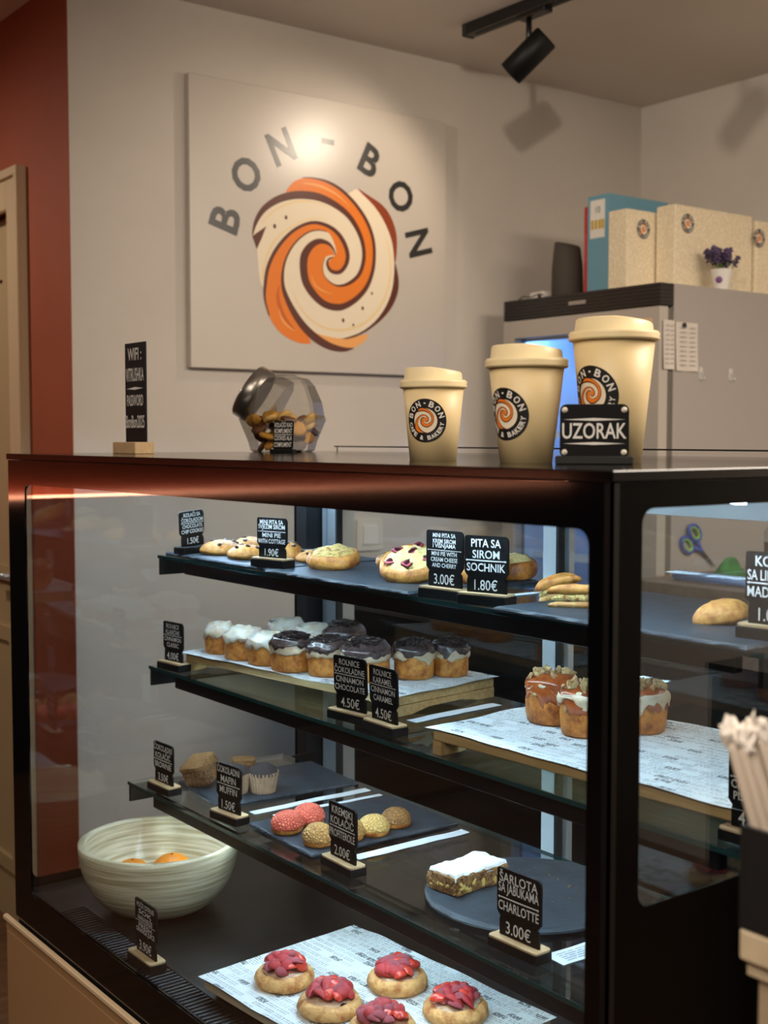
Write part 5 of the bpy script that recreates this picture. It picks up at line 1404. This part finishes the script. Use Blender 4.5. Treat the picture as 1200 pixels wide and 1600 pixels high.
# lavender in a white pot
t = thing('potted_lavender', 'small white pot of purple lavender before the patterned boxes', 'plant', (2.855, 2.235, FT), 0.4)
MB().lathe([(0.0, 0.0), (0.020, 0.0), (0.021, 0.002), (0.030, 0.058), (0.031, 0.060), (0.028, 0.060), (0.026, 0.050), (0.0, 0.048)], 32).build('pot', M('pot_white', (220, 214, 206), 0.35), t)
MB().lathe([(0.0, 0.0), (1.0, 0.0), (1.0, 0.2), (0.0, 0.25)], 20).build('pot_sticker', M('pot_sticker', (112, 62, 118), 0.5), t)
o = t.children[-1]; o.scale = (0.0095, 0.0095, 0.003); a_ = atan2(-2.235, -2.855) - 0.4 - 0.25; o.location = (0.0257 * cos(a_), 0.0257 * sin(a_), 0.030); o.rotation_euler = (radians(0), radians(97), a_)
lav = M('lavender_purple', (92, 74, 108), 0.8, col2=(68, 54, 82), scale=120); lgreen = M('lavender_green', (96, 112, 60), 0.7)
mb = MB().tube([(0, 0, 0), (0.001, 0, 0.02), (0, 0.001, 0.036)], 0.0008, 5, 1)
rr_ = random.Random(3)
for i in range(11):
    z = 0.030 + i * 0.0028; a = i * 2.4; r = 0.0032 * (1 - i / 16)
    mb.lathe([(0, 0), (0.0030, 0.0018), (0.0022, 0.0050), (0, 0.0062)], 6, lambda p, t_, k: (p[0] + r * cos(a), p[1] + r * sin(a), p[2] + z), 0)
sprig = mb.mesh('lavender_sprig', [lav, lgreen])
for i in range(26):
    a = i * 2.4; q = 0.022 * sqrt((i + 0.5) / 26)
    link('lavender_sprig', sprig, t, (q * cos(a), q * sin(a), 0.045 + 0.004 * rr_.random()), (radians(-42 * q / 0.022 * sin(a) - 8 + 16 * rr_.random()), radians(42 * q / 0.022 * cos(a)), rr_.random() * 6), (2.1, 2.1, 0.95 + 0.4 * rr_.random()))
leaf = MB().add([(0, 0, 0), (0.002, 0, 0.012), (0.0005, 0.001, 0.028), (-0.002, 0, 0.012)], [(0, 1, 2, 3)], 0, True).mesh('leaf', lgreen)
for i in range(12):
    a = i * 2.1; link('leaf', leaf, t, (0.02 * cos(a), 0.02 * sin(a), 0.05), (radians(-45 * sin(a)), radians(45 * cos(a)), a), 1.0)

# ------------------------------------------------------------------ counters behind the case
ctop = M('counter_top', (112, 100, 88), 0.45, col2=(92, 82, 72), scale=30)
t = thing('rear_counter', 'low black counter running behind the display case', 'counter', (2.0, 1.35, 0))
MB().box(-0.20, -1.30, 0.0, 0.20, 1.32, 0.955).build('body', M('counter_black', (7, 7, 8), 0.7, spec=0.2), t)
MB().box(-0.205, -1.305, 0.955, 0.205, 1.325, 0.978, 0, 0.001).build('worktop', black_satin, t)
t = thing('work_counter', 'work counter with grey brown top beside the fridge', 'counter', (2.86, 1.35, 0))
MB().box(-0.40, -0.80, 0.0, 0.40, 0.82, 0.985).build('body', black_matte, t)
MB().box(-0.42, -0.81, 0.985, 0.405, 0.83, 1.015, 0, 0.002).build('worktop', ctop, t)
WZ = 1.015
# silicone mat rolled up
t = thing('rolled_mat', 'rolled blue silicone mat lying on the work counter', 'mat', (2.52, 1.99, WZ), radians(-88))
MB().lathe([(0.010, -0.11), (0.012, -0.11), (0.012, 0.11), (0.010, 0.11)], 24, lambda p, a, i: (p[2], p[0], p[1] + 0.0125), 0, True, True).build('mat', M('mat_blue', (92, 126, 176), 0.5), t)
MB().add([(x, 0.0128 * cos(a) * (1 if a else 1) , 0.0125 + 0.0128 * sin(a)) for a in (0.2, 0.9, 1.6, 2.3) for x in (-0.108, 0.108)], [(0, 1, 3, 2), (2, 3, 5, 4), (4, 5, 7, 6)], 0, True).build('outer_flap', M('mat_blue2', (110, 144, 190), 0.5), t)
# crumpled green cloth
mb = MB(); nx = 26; v = []; f = []
for j in range(nx + 1):
    for i in range(nx + 1):
        x = -0.085 + 0.17 * i / nx; y = -0.05 + 0.10 * j / nx
        r = sqrt((x / 0.085) ** 2 + (y / 0.05) ** 2)
        pk = max(0.0, 1 - r) ** 1.2
        z = 0.003 + 0.075 * max(0, 1 - sqrt(((x + 0.02) / 0.045) ** 2 + (y / 0.045) ** 2)) * (0.8 + 0.5 * ns(x, y, 0, 40, 2)) + 0.014 * max(0, 1 - r) * (1 + ns(x, y, 1, 55, 5))
        v.append((x, y, max(0.001, z)))
f = [(j * 27 + i, j * 27 + i + 1, (j + 1) * 27 + i + 1, (j + 1) * 27 + i) for j in range(nx) for i in range(nx)]
o = mb.add(v, f, 0, True).build('green_cloth', M('cloth_green', (44, 126, 54), 0.85, col2=(30, 98, 42), scale=40)); o.location = (2.62, 1.985, WZ); o.rotation_euler = (0, 0, radians(-60))
tag(o, 'crumpled green cloth on the work counter behind the blue mat', 'cloth')
# scissors hanging on the fridge side
t = thing('scissors', 'scissors with blue and green handles hanging on the fridge side', 'scissors', (2.70, FY0 - 0.004, 1.088), 0, None, (0, radians(-52), 0))
sb = M('scissor_blue', (36, 66, 150), 0.45); sgm = M('scissor_green', (120, 168, 60), 0.5)
for sg in (-1, 1):
    pts = [(sg * 0.020 + 0.018 * cos(a), -0.004 - 0.002 * sg, 0.030 + 0.026 * sin(a)) for a in [2 * pi * i / 20 for i in range(21)]]
    h = MB().tube(pts, 0.0055, 10).tube([(sg * 0.012, -0.004, 0.006), (sg * 0.002, -0.004, -0.020), (-sg * 0.002, -0.004, -0.032)], [0.006, 0.005, 0.004], 8).build('handle', sb, t)
    pts = [(sg * 0.020 + 0.0125 * cos(a), -0.004 - 0.002 * sg, 0.030 + 0.0205 * sin(a)) for a in [2 * pi * i / 20 for i in range(21)]]
    MB().tube(pts, 0.0042, 8).build('grip', sgm, h)
    MB().ext([(-sg * 0.006, -0.028), (sg * 0.004, -0.028), (-sg * 0.002, -0.105)][::(1 if sg < 0 else -1)], 0.002 - sg * 0.0008, 0.0034 - sg * 0.0008, 0, lambda u, w_, s: (u, -s, w_)).build('blade', M('blade_steel', (70, 66, 62), 0.4, metal=0.7), t)
# milk carton
t = thing('milk_carton', 'white gable carton with red cap and dark lower panel on the work counter', 'carton', (2.640, 1.865, WZ), radians(-30))
MB().box(-0.036, -0.036, 0, 0.036, 0.036, 0.105, 0, 0.001).build('lower_panel', M('carton_dark', (66, 58, 54), 0.5), t)
mb = MB().box(-0.036, -0.036, 0.1052, 0.036, 0.036, 0.128)
mb.add([(-0.036, -0.036, 0.128), (0.036, -0.036, 0.128), (0.036, 0.036, 0.128), (-0.036, 0.036, 0.128), (-0.036, 0, 0.160), (0.036, 0, 0.160)], [(0, 1, 5, 4), (2, 3, 4, 5), (0, 4, 3), (1, 2, 5)])
mb.box(-0.036, -0.0015, 0.158, 0.036, 0.0015, 0.172)
mb.build('gable', M('carton_white', (196, 190, 186), 0.45), t)
o = MB().lathe([(0.013, 0), (0.013, 0.011), (0.011, 0.013), (0.0, 0.013)], 20).build('screw_cap', M('cap_red', (190, 34, 30), 0.4), t, (0, -0.018, 0.144)); o.rotation_euler = (radians(42), 0, 0)

# ------------------------------------------------------------------ straws by the near corner
t = thing('display_stand', 'pale kraft stand with a lipped top at the right edge', 'stand', (0.80, 0.435, 0))
kraft = M('kraft_board', (172, 152, 124), 0.75, col2=(156, 136, 108), scale=20)
MB().box(-0.092, -0.13, 0, 0.10, 0.080, 1.012, 0, 0.002).build('body', kraft, t)
MB().box(-0.104, -0.14, 1.022, 0.11, 0.088, 1.046, 0, 0.003).box(-0.098, -0.135, 1.0125, 0.105, 0.084, 1.0218).build('top_lip', M('kraft_light', (200, 182, 152), 0.7, col2=(184, 164, 134), scale=30), t)
t = thing('straw_holder', 'square black holder full of wrapped paper straws', 'holder', (0.758, 0.460, 1.046))
MB().box(-0.062, -0.062, 0, 0.062, -0.058, 0.070).box(-0.062, 0.058, 0, 0.062, 0.062, 0.070).box(-0.062, -0.0578, 0, -0.058, 0.0578, 0.070).box(0.058, -0.0578, 0, 0.062, 0.0578, 0.070).build('walls', black_matte, t)
MB().box(-0.0578, -0.0578, 0, 0.0578, 0.0578, 0.003).build('floor_plate', black_matte, t)
straw_m = M('straw_paper', (216, 202, 186), 0.7, col2=(198, 182, 164), scale=60, stretch=(1, 1, 0.2))
tip_me = [chunk('wrapper_tip', s, M('tip_paper', (240, 232, 222), 0.8), 2, 1.0, (1, 1, 1.2)) for s in (1, 2, 3)]
rr_ = random.Random(9)
labs = ['leftmost of the front row', 'second in the front row', 'third in the front row', 'rightmost of the front row', 'leftmost of the back row', 'middle of the back row', 'rightmost of the back row']
RV, DV = Vector((0.798, -0.602, 0)), Vector((0.602, 0.798, 0))
for i in range(7):
    row = 0 if i < 4 else 1
    k_ = (i - 1.2) * 0.0078 if row == 0 else (i - 4.6) * 0.0080
    off = RV * k_ + DV * (0.0085 * row)
    top = Vector((0.7000, 0.5255, 1.176)) + off * 0.86 + Vector((0, 0, rr_.uniform(-0.003, 0.005)))
    b0 = Vector((0.7225, 0.4930, 1.0495)) + off + DV * 0.004
    d = (top - b0); L = d.length
    st = thing('paper_straw', 'wrapped beige paper straw in the black holder, ' + labs[i], 'straw', b0, 0, 'wrapped straws in the black holder', d.to_track_quat('Z', 'Y').to_euler())
    MB().lathe([(0.0, 0.0), (0.0036, 0.0), (0.0038, L * 0.5), (0.0038, L - 0.010), (0.0030, L - 0.006)], 12).build('wrapper', straw_m, st)
    link('wrapper_tip', tip_me[i % 3], st, (0, 0, L + 0.001), (0.3 * (i % 3), 0.2, rr_.random() * 6), (0.0064, 0.0054, 0.0080))
